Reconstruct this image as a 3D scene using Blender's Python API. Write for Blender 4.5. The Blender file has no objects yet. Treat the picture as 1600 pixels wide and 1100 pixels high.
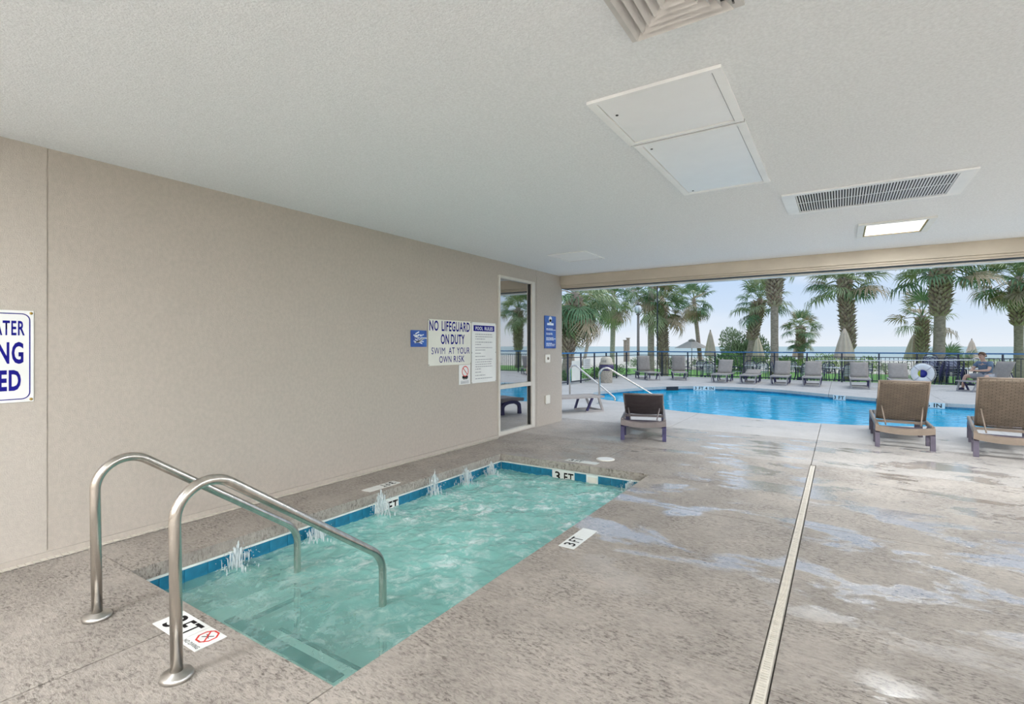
import bpy, bmesh, math, random
from mathutils import Vector, Matrix, noise
from mathutils.geometry import delaunay_2d_cdt
R = math.radians
PI = math.pi
random.seed(7)
SC = bpy.context.scene
COL = SC.collection

# ------------------------------------------------------------------ camera
cam_d = bpy.data.cameras.new('camera')
cam = bpy.data.objects.new('camera', cam_d)
COL.objects.link(cam)
cam.location = (0, 0, 1.4)
cam.rotation_euler = (R(90), 0, R(33))
cam_d.sensor_width = 36
cam_d.lens = 36 * 790 / 1600
cam_d.shift_y = -9 / 1600
cam_d.clip_end = 8000
cam_d.clip_start = 0.05
SC.camera = cam

# ------------------------------------------------------------------ exposure, sky, sun
SC.view_settings.view_transform = 'Standard'
SC.view_settings.look = 'None'
SC.view_settings.gamma = 1
SC.view_settings.use_curve_mapping = False
SC.view_settings.exposure = 0.0

world = bpy.data.worlds.new('sky')
SC.world = world
world.use_nodes = True
wn = world.node_tree
wn.nodes.clear()
wo = wn.nodes.new('ShaderNodeOutputWorld')
wb = wn.nodes.new('ShaderNodeBackground')
tc = wn.nodes.new('ShaderNodeTexCoord')
sp = wn.nodes.new('ShaderNodeSeparateXYZ')
rp = wn.nodes.new('ShaderNodeValToRGB')
wn.links.new(tc.outputs['Generated'], sp.inputs[0])
wn.links.new(sp.outputs['Z'], rp.inputs[0])
cr = rp.color_ramp
cr.elements[0].position = 0.0
cr.elements[0].color = (0.84, 0.89, 0.95, 1)
cr.elements[1].position = 1.0
cr.elements[1].color = (0.42, 0.62, 0.92, 1)
e = cr.elements.new(0.05); e.color = (0.68, 0.80, 0.95, 1)
e = cr.elements.new(0.17); e.color = (0.47, 0.66, 0.94, 1)
mp = wn.nodes.new('ShaderNodeMapping')
mp.inputs['Scale'].default_value = (1.5, 1.5, 5.0)
wn.links.new(tc.outputs['Generated'], mp.inputs[0])
nz = wn.nodes.new('ShaderNodeTexNoise')
nz.inputs['Scale'].default_value = 2.2
nz.inputs['Detail'].default_value = 6
wn.links.new(mp.outputs[0], nz.inputs['Vector'])
cl = wn.nodes.new('ShaderNodeValToRGB')
cl.color_ramp.elements[0].position = 0.48
cl.color_ramp.elements[0].color = (0, 0, 0, 1)
cl.color_ramp.elements[1].position = 0.72
cl.color_ramp.elements[1].color = (0.55, 0.55, 0.55, 1)
wn.links.new(nz.outputs['Fac'], cl.inputs[0])
mx = wn.nodes.new('ShaderNodeMix'); mx.data_type = 'RGBA'
wn.links.new(cl.outputs[0], mx.inputs[0])
wn.links.new(rp.outputs[0], mx.inputs[6])
mx.inputs[7].default_value = (0.94, 0.95, 0.98, 1)
wn.links.new(mx.outputs[2], wb.inputs['Color'])
wb.inputs['Strength'].default_value = 1.0
wn.links.new(wb.outputs[0], wo.inputs['Surface'])

sun_d = bpy.data.lights.new('hazy_sun', 'SUN')
sun_d.energy = 1.9
sun_d.angle = R(70)
sun_d.color = (1.0, 0.97, 0.92)
sun = bpy.data.objects.new('hazy_sun', sun_d)
sun.location = (10, 12, 20)
sun.rotation_euler = Vector((-0.45, -0.35, -0.82)).to_track_quat('-Z', 'Y').to_euler()
COL.objects.link(sun)

LAMP_W = 96          # watts of one ceiling fixture
UP_W = 195            # watts of one added fill uplight

# ------------------------------------------------------------------ helpers
MATS = {}


def nd(nt, t, **kw):
    n = nt.nodes.new(t)
    for k, v in kw.items():
        if k in n.inputs:
            n.inputs[k].default_value = v
        else:
            setattr(n, k, v)
    return n


def pm(name, c, rough=0.6, metal=0.0, var=0.10, scale=9.0, bump=0.0, bscale=60.0, c2=None, spec=0.5, stretch=None):
    """principled material with a noise-mottled colour and optional fine bump"""
    m = bpy.data.materials.new(name)
    m.use_nodes = True
    nt = m.node_tree
    b = nt.nodes['Principled BSDF']
    b.inputs['Roughness'].default_value = rough
    b.inputs['Metallic'].default_value = metal
    b.inputs['Specular IOR Level'].default_value = spec
    t = nd(nt, 'ShaderNodeTexCoord')
    src = t.outputs['Object']
    if stretch:
        q = nd(nt, 'ShaderNodeMapping')
        q.inputs['Scale'].default_value = stretch
        nt.links.new(src, q.inputs[0]); src = q.outputs[0]
    n = nd(nt, 'ShaderNodeTexNoise', Scale=scale, Detail=5.0)
    nt.links.new(src, n.inputs['Vector'])
    r = nd(nt, 'ShaderNodeValToRGB')
    d = c2 if c2 else tuple(max(0, x * (1 - var * 2)) for x in c)
    u = c if c2 else tuple(min(1, x * (1 + var)) for x in c)
    r.color_ramp.elements[0].position = 0.3
    r.color_ramp.elements[0].color = (*d, 1)
    r.color_ramp.elements[1].position = 0.7
    r.color_ramp.elements[1].color = (*u, 1)
    nt.links.new(n.outputs['Fac'], r.inputs[0])
    nt.links.new(r.outputs[0], b.inputs['Base Color'])
    if bump:
        n2 = nd(nt, 'ShaderNodeTexNoise', Scale=bscale, Detail=4.0)
        nt.links.new(src, n2.inputs['Vector'])
        bp = nd(nt, 'ShaderNodeBump', Strength=bump, Distance=0.01)
        nt.links.new(n2.outputs['Fac'], bp.inputs['Height'])
        nt.links.new(bp.outputs[0], b.inputs['Normal'])
    MATS[name] = m
    return m


class MB:
    """collects geometry for one mesh"""
    def __init__(self):
        self.v = []; self.f = []; self.s = []

    def add(self, vs, fs, smooth=False):
        o = len(self.v)
        self.v += [Vector(p) for p in vs]
        self.f += [tuple(i + o for i in f) for f in fs]
        self.s += [smooth] * len(fs)
        return self

    def box(self, x0, x1, y0, y1, z0, z1, M=None):
        vs = [Vector((x, y, z)) for z in (z0, z1) for y in (y0, y1) for x in (x0, x1)]
        if M: vs = [M @ v for v in vs]
        return self.add(vs, [(0, 2, 3, 1), (4, 5, 7, 6), (0, 1, 5, 4), (2, 6, 7, 3), (0, 4, 6, 2), (1, 3, 7, 5)])

    def bar(self, a, b, w, h, up=(0, 0, 1)):
        """rectangular bar from a to b, w across, h along up"""
        a, b = Vector(a), Vector(b)
        d = (b - a).normalized()
        s = d.cross(Vector(up))
        if s.length < 1e-4: s = d.cross(Vector((1, 0, 0)))
        s.normalize(); u = s.cross(d)
        vs = []
        for p in (a, b):
            for i, j in ((-1, -1), (1, -1), (1, 1), (-1, 1)):
                vs.append(p + s * (i * w / 2) + u * (j * h / 2))
        return self.add(vs, [(3, 2, 1, 0), (4, 5, 6, 7), (0, 1, 5, 4), (1, 2, 6, 5), (2, 3, 7, 6), (3, 0, 4, 7)])

    def tube(self, pts, r, n=10, cap=True):
        pts = [Vector(p) for p in pts]
        rs = r if isinstance(r, (list, tuple)) else [r] * len(pts)
        up = None; rings = []
        for i, p in enumerate(pts):
            d = (pts[min(i + 1, len(pts) - 1)] - pts[max(i - 1, 0)]).normalized()
            if up is None:
                up = d.orthogonal().normalized()
            up = (up - d * up.dot(d)).normalized()
            s = d.cross(up)
            rings.append([p + (up * math.cos(2 * PI * k / n) + s * math.sin(2 * PI * k / n)) * rs[i] for k in range(n)])
        o = len(self.v)
        vs = [q for ring in rings for q in ring]
        fs = []
        for i in range(len(pts) - 1):
            for k in range(n):
                a = i * n + k; b = i * n + (k + 1) % n
                fs.append((a, b, b + n, a + n))
        self.add(vs, fs, True)
        if cap:
            self.f += [tuple(o + k for k in reversed(range(n))), tuple(o + (len(pts) - 1) * n + k for k in range(n))]
            self.s += [False, False]
        return self

    def lathe(self, prof, n=20, c=(0, 0, 0), fold=0.0, nf=8):
        """profile of (radius, z); fold > 0 pleats it"""
        c = Vector(c); vs = []; fs = []
        for r_, z in prof:
            for k in range(n):
                a = 2 * PI * k / n
                q = r_ * (1 + fold * math.cos(a * nf))
                vs.append(c + Vector((q * math.cos(a), q * math.sin(a), z)))
        for i in range(len(prof) - 1):
            for k in range(n):
                a = i * n + k; b = i * n + (k + 1) % n
                fs.append((a, b, b + n, a + n))
        o = len(self.v)
        self.add(vs, fs, True)
        self.f += [tuple(o + k for k in reversed(range(n))), tuple(o + (len(prof) - 1) * n + k for k in range(n))]
        self.s += [False, False]
        return self

    def build(self, name, mat, parent=None, bevel=0.0, M=None):
        me = bpy.data.meshes.new(name)
        vs = [M @ v for v in self.v] if M else self.v
        me.from_pydata([tuple(v) for v in vs], [], self.f)
        me.polygons.foreach_set('use_smooth', self.s)
        if bevel:
            bm = bmesh.new(); bm.from_mesh(me)
            bmesh.ops.bevel(bm, geom=list(bm.edges), offset=bevel, segments=2, affect='EDGES', clamp_overlap=True)
            bm.to_mesh(me); bm.free()
        me.update()
        if mat: me.materials.append(MATS[mat] if isinstance(mat, str) else mat)
        return link(name, me, parent)


def link(name, me, parent=None):
    o = bpy.data.objects.new(name, me)
    COL.objects.link(o)
    if parent: o.parent = parent
    return o


def tag(o, label=None, cat=None, group=None, kind=None):
    if label: o['label'] = label
    if cat: o['category'] = cat
    if group: o['group'] = group
    if kind: o['kind'] = kind
    return o


def empty(name, loc=(0, 0, 0), rz=0.0, label=None, cat=None, group=None, kind=None):
    o = bpy.data.objects.new(name, None)
    o.empty_display_size = 0.1
    COL.objects.link(o)
    o.location = loc; o.rotation_euler = (0, 0, rz)
    return tag(o, label, cat, group, kind)


def copy_tree(o, parent=None):
    c = o.copy(); COL.objects.link(c); c.parent = parent
    for ch in list(o.children): copy_tree(ch, c)
    return c


def fillet(pts, r, n=6):
    """round the corners with true arcs; r is the tangent length at each corner"""
    pts = [Vector(p) for p in pts]; out = [pts[0]]
    for i in range(1, len(pts) - 1):
        p = pts[i]; a = (pts[i - 1] - p); b = (pts[i + 1] - p)
        rr = min(r[i - 1] if isinstance(r, (list, tuple)) else r, a.length * 0.49, b.length * 0.49)
        if isinstance(r, (list, tuple)): rr = min(r[i - 1], a.length * 0.9, b.length * 0.9)
        u = a.normalized(); w = b.normalized(); th = u.angle(w)
        if th > 3.1 or th < 0.05:
            out.append(p); continue
        p0 = p + u * rr
        R_ = rr * math.tan(th / 2); c = p + (u + w).normalized() * (rr / math.cos(th / 2))
        e1 = (p0 - c).normalized(); e2 = ((p + w * rr) - c); e2 = (e2 - e1 * e2.dot(e1)).normalized()
        for k in range(n + 1):
            q = (PI - th) * k / n
            out.append(c + (e1 * math.cos(q) + e2 * math.sin(q)) * R_)
    out.append(pts[-1])
    return out


def text(name, s, mat, parent, M, h, w=None, bold=0.0, align='CENTER'):
    """flat lettering: cap height h, total width w, centred on M's origin, in M's XY plane"""
    cu = bpy.data.curves.new(name, 'FONT')
    cu.body = s; cu.size = 1.0; cu.offset = bold; cu.resolution_u = 3
    cu.extrude = 0.0; cu.space_character = 1.12
    t = bpy.data.objects.new(name, cu)
    me = bpy.data.meshes.new_from_object(t)
    bpy.data.objects.remove(t); bpy.data.curves.remove(cu)
    xs = [v.co.x for v in me.vertices]; ys = [v.co.y for v in me.vertices]
    x0, x1, y0, y1 = min(xs), max(xs), min(ys), max(ys)
    sy = h / (y1 - y0); sx = (w / (x1 - x0)) if w else sy
    for v in me.vertices:
        v.co = M @ Vector(((v.co.x - (x0 + x1) / 2) * sx, (v.co.y - (y0 + y1) / 2) * sy, 0))
    me.materials.clear(); me.materials.append(MATS[mat])
    me.name = name
    return link(name, me, parent)


WALLM = Matrix(((0, 0, 1, 0), (1, 0, 0, 0), (0, 1, 0, 0), (0, 0, 0, 1)))   # local x -> +Y, y -> +Z, z -> +X


def wallm(y, z, x):
    return Matrix.Translation((x, y, z)) @ WALLM


# ------------------------------------------------------------------ materials
def concrete(name, c_lo, c_hi, wet=0.0, seed=0.0, crack=0.6):
    m = bpy.data.materials.new(name); m.use_nodes = True; nt = m.node_tree
    b = nt.nodes['Principled BSDF']
    geo = nd(nt, 'ShaderNodeNewGeometry')
    P = geo.outputs['Position']
    n1 = nd(nt, 'ShaderNodeTexNoise', Scale=1.3, Detail=8.0, Roughness=0.65); nt.links.new(P, n1.inputs['Vector'])
    q = nd(nt, 'ShaderNodeMapping'); q.inputs['Scale'].default_value = (1.0, 2.2, 1.0); q.inputs['Rotation'].default_value = (0, 0, 0.35)
    nt.links.new(P, q.inputs[0])
    n2 = nd(nt, 'ShaderNodeTexNoise', Scale=14.0, Detail=7.0, Roughness=0.72, Distortion=0.6); nt.links.new(q.outputs[0], n2.inputs['Vector'])
    r1 = nd(nt, 'ShaderNodeValToRGB')
    r1.color_ramp.elements[0].position = 0.30; r1.color_ramp.elements[0].color = (*c_lo, 1)
    r1.color_ramp.elements[1].position = 0.68; r1.color_ramp.elements[1].color = (*c_hi, 1)
    add = nd(nt, 'ShaderNodeMath', operation='MULTIPLY_ADD'); add.inputs[1].default_value = 0.55
    nt.links.new(n1.outputs['Fac'], add.inputs[0])
    ml = nd(nt, 'ShaderNodeMath', operation='MULTIPLY'); ml.inputs[1].default_value = 0.45
    nt.links.new(n2.outputs['Fac'], ml.inputs[0]); nt.links.new(ml.outputs[0], add.inputs[2])
    nt.links.new(add.outputs[0], r1.inputs[0])
    # stamped crevices
    cv = nd(nt, 'ShaderNodeValToRGB')
    cv.color_ramp.elements[0].position = 0.37; cv.color_ramp.elements[0].color = (0.22, 0.20, 0.19, 1)
    cv.color_ramp.elements[1].position = 0.52; cv.color_ramp.elements[1].color = (1, 1, 1, 1)
    n3 = nd(nt, 'ShaderNodeTexNoise', Scale=30.0, Detail=8.0, Roughness=0.75, Distortion=0.5); nt.links.new(q.outputs[0], n3.inputs['Vector'])
    nt.links.new(n3.outputs['Fac'], cv.inputs[0])
    mu = nd(nt, 'ShaderNodeMix', data_type='RGBA', blend_type='MULTIPLY'); mu.inputs[0].default_value = crack
    n5 = nd(nt, 'ShaderNodeTexNoise', Scale=3.2, Detail=4.0, Roughness=0.6); nt.links.new(P, n5.inputs['Vector'])
    cm = nd(nt, 'ShaderNodeMapRange'); cm.inputs['From Min'].default_value = 0.38; cm.inputs['From Max'].default_value = 0.62
    cm.inputs['To Min'].default_value = crack * 0.25; cm.inputs['To Max'].default_value = crack
    nt.links.new(n5.outputs['Fac'], cm.inputs[0]); nt.links.new(cm.outputs[0], mu.inputs[0])
    nt.links.new(r1.outputs[0], mu.inputs[6]); nt.links.new(cv.outputs[0], mu.inputs[7])
    colour = mu.outputs[2]
    hb = nd(nt, 'ShaderNodeMath', operation='ADD'); nt.links.new(n3.outputs['Fac'], hb.inputs[0]); nt.links.new(n2.outputs['Fac'], hb.inputs[1])
    bp = nd(nt, 'ShaderNodeBump', Strength=0.55, Distance=0.012); nt.links.new(hb.outputs[0], bp.inputs['Height'])
    if wet:
        # puddles: smooth dark-wet film in irregular patches
        q2 = nd(nt, 'ShaderNodeMapping'); q2.inputs['Scale'].default_value = (0.55, 1.15, 1.0); q2.inputs['Location'].default_value = (seed, seed * 0.7, 0)
        nt.links.new(P, q2.inputs[0])
        n4 = nd(nt, 'ShaderNodeTexNoise', Scale=1.7, Detail=11.0, Roughness=0.68, Distortion=0.4); nt.links.new(q2.outputs[0], n4.inputs['Vector'])
        w = nd(nt, 'ShaderNodeValToRGB')
        w.color_ramp.elements[0].position = wet; w.color_ramp.elements[0].color = (0, 0, 0, 1)
        w.color_ramp.elements[1].position = wet + 0.045; w.color_ramp.elements[1].color = (1, 1, 1, 1)
        nt.links.new(n4.outputs['Fac'], w.inputs[0])
        sy = nd(nt, 'ShaderNodeSeparateXYZ'); nt.links.new(P, sy.inputs[0])
        wy = nd(nt, 'ShaderNodeMapRange'); wy.inputs['From Min'].default_value = 2.3; wy.inputs['From Max'].default_value = 3.4
        nt.links.new(sy.outputs['Y'], wy.inputs[0])
        wx = nd(nt, 'ShaderNodeMapRange'); wx.inputs['From Min'].default_value = -4.0; wx.inputs['From Max'].default_value = -1.6; wx.inputs['To Min'].default_value = 0.2
        nt.links.new(sy.outputs['X'], wx.inputs[0])
        wm0 = nd(nt, 'ShaderNodeMath', operation='MULTIPLY'); nt.links.new(wy.outputs[0], wm0.inputs[0]); nt.links.new(wx.outputs[0], wm0.inputs[1])
        wm1 = nd(nt, 'ShaderNodeMath', operation='MULTIPLY'); nt.links.new(w.outputs[0], wm1.inputs[0]); nt.links.new(wm0.outputs[0], wm1.inputs[1])
        w = wm1
        sl_ = nd(nt, 'ShaderNodeMapRange'); sl_.inputs['To Min'].default_value = 0.4; sl_.inputs['To Max'].default_value = 1.0
        nt.links.new(w.outputs[0], sl_.inputs[0]); nt.links.new(sl_.outputs[0], b.inputs['Specular IOR Level'])
        nt.links.new(w.outputs[0], b.inputs['Coat Weight']); b.inputs['Coat Roughness'].default_value = 0.12; b.inputs['Coat IOR'].default_value = 1.5
        rr = nd(nt, 'ShaderNodeMapRange'); rr.inputs['To Min'].default_value = 0.62; rr.inputs['To Max'].default_value = 0.16
        nt.links.new(w.outputs[0], rr.inputs[0]); nt.links.new(rr.outputs[0], b.inputs['Roughness'])
        bs = nd(nt, 'ShaderNodeMapRange'); bs.inputs['To Min'].default_value = 0.9; bs.inputs['To Max'].default_value = 0.05
        nt.links.new(w.outputs[0], bs.inputs[0]); nt.links.new(bs.outputs[0], bp.inputs['Strength'])
    else:
        b.inputs['Roughness'].default_value = 0.7
    nt.links.new(colour, b.inputs['Base Color'])
    nt.links.new(bp.outputs[0], b.inputs['Normal'])
    MATS[name] = m
    return m


concrete('deck_concrete', (0.245, 0.215, 0.19), (0.56, 0.50, 0.44), wet=0.515, seed=3.1, crack=1.0)
concrete('pool_deck', (0.45, 0.42, 0.385), (0.63, 0.595, 0.555), wet=0.60, seed=1.0, crack=0.25)
concrete('deck_mid', (0.32, 0.29, 0.262), (0.56, 0.515, 0.47), wet=0.52, seed=5.0, crack=0.7)
concrete('rough_edge', (0.30, 0.27, 0.23), (0.46, 0.42, 0.36), crack=0.7)
pm('joint_dark', (0.14, 0.125, 0.11), 0.9)
pm('wall_paint', (0.475, 0.425, 0.372), 0.85, var=0.035, scale=38.0, bump=0.35, bscale=160, stretch=(1, 1.0, 0.8))
pm('wall_paint_end', (0.50, 0.452, 0.40), 0.85, var=0.035, scale=38.0, bump=0.35, bscale=160)
pm('ceiling_paint', (0.855, 0.880, 0.900), 0.9, var=0.045, scale=75.0, bump=0.6, bscale=110)
pm('beam_paint', (0.56, 0.50, 0.41), 0.75, var=0.05, scale=3, bump=0.15, bscale=80)
pm('white_trim', (0.82, 0.83, 0.80), 0.5, var=0.03)
pm('white_metal', (0.94, 0.95, 0.95), 0.4, var=0.03, scale=4)
pm('panel_white', (0.95, 0.96, 0.97), 0.28, var=0.02, scale=5)
pm('vent_metal', (0.66, 0.64, 0.62), 0.5, var=0.05)
pm('dark_void', (0.03, 0.03, 0.035), 0.8)
pm('steel', (0.64, 0.60, 0.55), 0.22, metal=1.0, var=0.10, scale=30, bump=0.05, bscale=200, stretch=(1, 1, 0.2))
pm('steel_plate', (0.62, 0.60, 0.57), 0.3, metal=1.0, var=0.1, scale=20)
pm('tile_blue', (0.018, 0.20, 0.34), 0.12, var=0.22, scale=6)
pm('tile_white', (0.82, 0.83, 0.80), 0.2, var=0.03)
pm('grout', (0.72, 0.76, 0.72), 0.7)
pm('plaster_spa', (0.88, 0.95, 0.90), 0.6, var=0.08, scale=3)
pm('plaster_pool', (0.25, 0.78, 0.95), 0.6, var=0.05, scale=1.0)
pm('step_edge', (0.03, 0.06, 0.06), 0.4, var=0.4, scale=12)
pm('ink_black', (0.012, 0.010, 0.010), 0.8, var=0, spec=0.2)
pm('ink_blue', (0.010, 0.009, 0.20), 0.85, var=0, spec=0.15)
pm('ink_grey', (0.34, 0.34, 0.37), 0.6, var=0.1)
pm('ink_red', (0.62, 0.03, 0.02), 0.45, var=0)
pm('ink_white', (0.85, 0.87, 0.90), 0.5, var=0)
pm('sign_cream', (0.80, 0.79, 0.72), 0.45, var=0.03, scale=3)
pm('sign_white', (0.84, 0.84, 0.82), 0.45, var=0.03, scale=3)
pm('sign_blue', (0.015, 0.05, 0.30), 0.35, c2=(0.03, 0.14, 0.50), scale=5)
pm('brass', (0.45, 0.30, 0.08), 0.45, metal=0.8)
pm('plate_ivory', (0.83, 0.80, 0.72), 0.4, var=0.02)
pm('drain_plastic', (0.62, 0.57, 0.49), 0.55, var=0.08, scale=20)
pm('frame_almond', (0.66, 0.63, 0.57), 0.5, var=0.03)
pm('gasket_black', (0.02, 0.02, 0.02), 0.6)
pm('grey_sling', (0.36, 0.315, 0.275), 0.85, var=0.06, scale=12, bump=0.2, bscale=200)
pm('grey_frame', (0.40, 0.37, 0.36), 0.5, var=0.05)
pm('navy_frame', (0.035, 0.03, 0.11), 0.5, var=0.1)
pm('brown_frame', (0.23, 0.18, 0.14), 0.45, var=0.06)
pm('dark_frame', (0.22, 0.19, 0.19), 0.45, var=0.06)
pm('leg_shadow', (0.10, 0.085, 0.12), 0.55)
pm('rail_blue', (0.05, 0.22, 0.46), 0.3, c2=(0.03, 0.13, 0.30), scale=2)
pm('fence_black', (0.03, 0.035, 0.06), 0.45)
pm('bark', (0.46, 0.36, 0.28), 0.9, var=0.2, scale=7, bump=0.8, bscale=16, stretch=(1, 1, 3.0))
pm('bark_light', (0.52, 0.45, 0.36), 0.9, var=0.2, scale=7, bump=0.8, bscale=16, stretch=(1, 1, 3.0))
pm('boot', (0.66, 0.54, 0.42), 0.9, c2=(0.34, 0.25, 0.18), scale=5)
pm('umbrella_tan', (0.76, 0.61, 0.47), 0.85, var=0.06, scale=5)
pm('umbrella_taupe', (0.43, 0.39, 0.34), 0.85, var=0.05)
pm('pole_wood', (0.28, 0.20, 0.14), 0.6)
pm('post_brown', (0.42, 0.35, 0.27), 0.8, var=0.12)
pm('lamp_post', (0.25, 0.21, 0.18), 0.5)
pm('lawn', (0.20, 0.42, 0.09), 0.9, var=0.25, scale=20, bump=0.7, bscale=60)
pm('sand', (0.70, 0.63, 0.52), 0.95, var=0.08, scale=0.6, bump=0.4, bscale=3)
pm('life_white', (0.88, 0.88, 0.88), 0.4, var=0.02)
pm('rope', (0.72, 0.68, 0.62), 0.8)
pm('strap_white', (0.50, 0.48, 0.55), 0.6)
pm('table_glass', (0.62, 0.60, 0.60), 0.25, var=0.03)
pm('trash_tan', (0.52, 0.45, 0.36), 0.7, var=0.18, scale=26)
pm('trash_lid', (0.66, 0.56, 0.43), 0.5, var=0.04)
pm('bag_purple', (0.07, 0.05, 0.13), 0.4, var=0.2, scale=12)
pm('skin', (0.62, 0.38, 0.28), 0.55, var=0.04)
pm('hair_brown', (0.13, 0.065, 0.03), 0.7, var=0.2, scale=40)
pm('shirt_slate', (0.14, 0.19, 0.26), 0.9, var=0.08)
pm('shorts_grey', (0.42, 0.41, 0.42), 0.9, var=0.08)
pm('shoe_navy', (0.06, 0.06, 0.13), 0.7)
pm('eye_dark', (0.02, 0.015, 0.012), 0.3, var=0)
pm('ball_navy', (0.02, 0.03, 0.30), 0.35, var=0)
pm('ball_yellow', (0.62, 0.66, 0.05), 0.35, var=0)
pm('phone_black', (0.02, 0.02, 0.025), 0.3)


def leafmat(name, c, c2):
    m = pm(name, c, 0.5, c2=c2, scale=1.6)
    b = m.node_tree.nodes['Principled BSDF']
    b.inputs['Specular IOR Level'].default_value = 0.35
    return m


leafmat('frond_green', (0.26, 0.37, 0.17), (0.09, 0.20, 0.10))
leafmat('frond_pale', (0.58, 0.60, 0.34), (0.28, 0.36, 0.17))
leafmat('frond_dry', (0.62, 0.50, 0.34), (0.38, 0.27, 0.15))
leafmat('leaf_green', (0.22, 0.38, 0.13), (0.07, 0.16, 0.05))
leafmat('leaf_sage', (0.36, 0.42, 0.24), (0.15, 0.22, 0.10))
leafmat('leaf_bright', (0.42, 0.52, 0.18), (0.20, 0.32, 0.08))


def weave(name, c1, c2, scale):
    m = bpy.data.materials.new(name); m.use_nodes = True; nt = m.node_tree
    b = nt.nodes['Principled BSDF']; b.inputs['Roughness'].default_value = 0.6
    t = nd(nt, 'ShaderNodeTexCoord')
    ch = nd(nt, 'ShaderNodeTexBrick', Scale=scale)
    ch.inputs['Color1'].default_value = (*c1, 1); ch.inputs['Color2'].default_value = (*[x * 0.8 for x in c1], 1)
    ch.inputs['Mortar'].default_value = (*c2, 1); ch.inputs['Mortar Size'].default_value = 0.035
    ch.inputs['Brick Width'].default_value = 0.9; ch.inputs['Row Height'].default_value = 0.35
    nt.links.new(t.outputs['Object'], ch.inputs['Vector'])
    n = nd(nt, 'ShaderNodeTexNoise', Scale=5.0, Detail=4.0); nt.links.new(t.outputs['Object'], n.inputs['Vector'])
    mxx = nd(nt, 'ShaderNodeMix', data_type='RGBA', blend_type='MULTIPLY'); mxx.inputs[0].default_value = 0.45
    nt.links.new(ch.outputs['Color'], mxx.inputs[6]); nt.links.new(n.outputs['Fac'], mxx.inputs[7])
    nt.links.new(mxx.outputs[2], b.inputs['Base Color'])
    bp = nd(nt, 'ShaderNodeBump', Strength=0.6, Distance=0.004); nt.links.new(ch.outputs['Fac'], bp.inputs['Height']); bp.invert = True
    nt.links.new(bp.outputs[0], b.inputs['Normal'])
    MATS[name] = m


weave('wicker_brown', (0.31, 0.245, 0.185), (0.11, 0.085, 0.06), 13)
weave('mesh_dark', (0.115, 0.09, 0.095), (0.04, 0.03, 0.04), 24)


def emit(name, c, s):
    m = bpy.data.materials.new(name); m.use_nodes = True; nt = m.node_tree; nt.nodes.clear()
    o = nd(nt, 'ShaderNodeOutputMaterial'); em = nd(nt, 'ShaderNodeEmission')
    n = nd(nt, 'ShaderNodeTexNoise', Scale=3.0)
    r = nd(nt, 'ShaderNodeMix', data_type='RGBA'); r.inputs[0].default_value = 0.05
    r.inputs[6].default_value = (*c, 1); nt.links.new(n.outputs['Color'], r.inputs[7])
    nt.links.new(r.outputs[2], em.inputs[0]); em.inputs[1].default_value = s
    nt.links.new(em.outputs[0], o.inputs[0]); MATS[name] = m


emit('lamp_lens', (1.0, 0.97, 0.90), 1.8)


def glass(name, tint, base, fac, rough=0.02):
    """tinted window glass: sharp fresnel reflection over a darkened view through"""
    m = bpy.data.materials.new(name); m.use_nodes = True; nt = m.node_tree; nt.nodes.clear()
    o = nd(nt, 'ShaderNodeOutputMaterial')
    tr = nd(nt, 'ShaderNodeBsdfTransparent'); tr.inputs[0].default_value = (*tint, 1)
    gl = nd(nt, 'ShaderNodeBsdfGlossy'); gl.inputs['Roughness'].default_value = rough
    n = nd(nt, 'ShaderNodeTexNoise', Scale=2.0)
    r = nd(nt, 'ShaderNodeValToRGB'); r.color_ramp.elements[0].color = (*[x * 0.92 for x in base], 1); r.color_ramp.elements[1].color = (*base, 1)
    nt.links.new(n.outputs['Fac'], r.inputs[0]); nt.links.new(r.outputs[0], gl.inputs[0])
    fr = nd(nt, 'ShaderNodeFresnel', IOR=1.5)
    mr = nd(nt, 'ShaderNodeMapRange'); mr.inputs['To Min'].default_value = fac; mr.inputs['To Max'].default_value = 1.0
    nt.links.new(fr.outputs[0], mr.inputs[0])
    ms = nd(nt, 'ShaderNodeMixShader')
    nt.links.new(mr.outputs[0], ms.inputs[0]); nt.links.new(tr.outputs[0], ms.inputs[1]); nt.links.new(gl.outputs[0], ms.inputs[2])
    nt.links.new(ms.outputs[0], o.inputs[0]); MATS[name] = m


glass('window_glass', (0.45, 0.46, 0.46), (0.97, 0.98, 0.98), 0.62)


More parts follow.
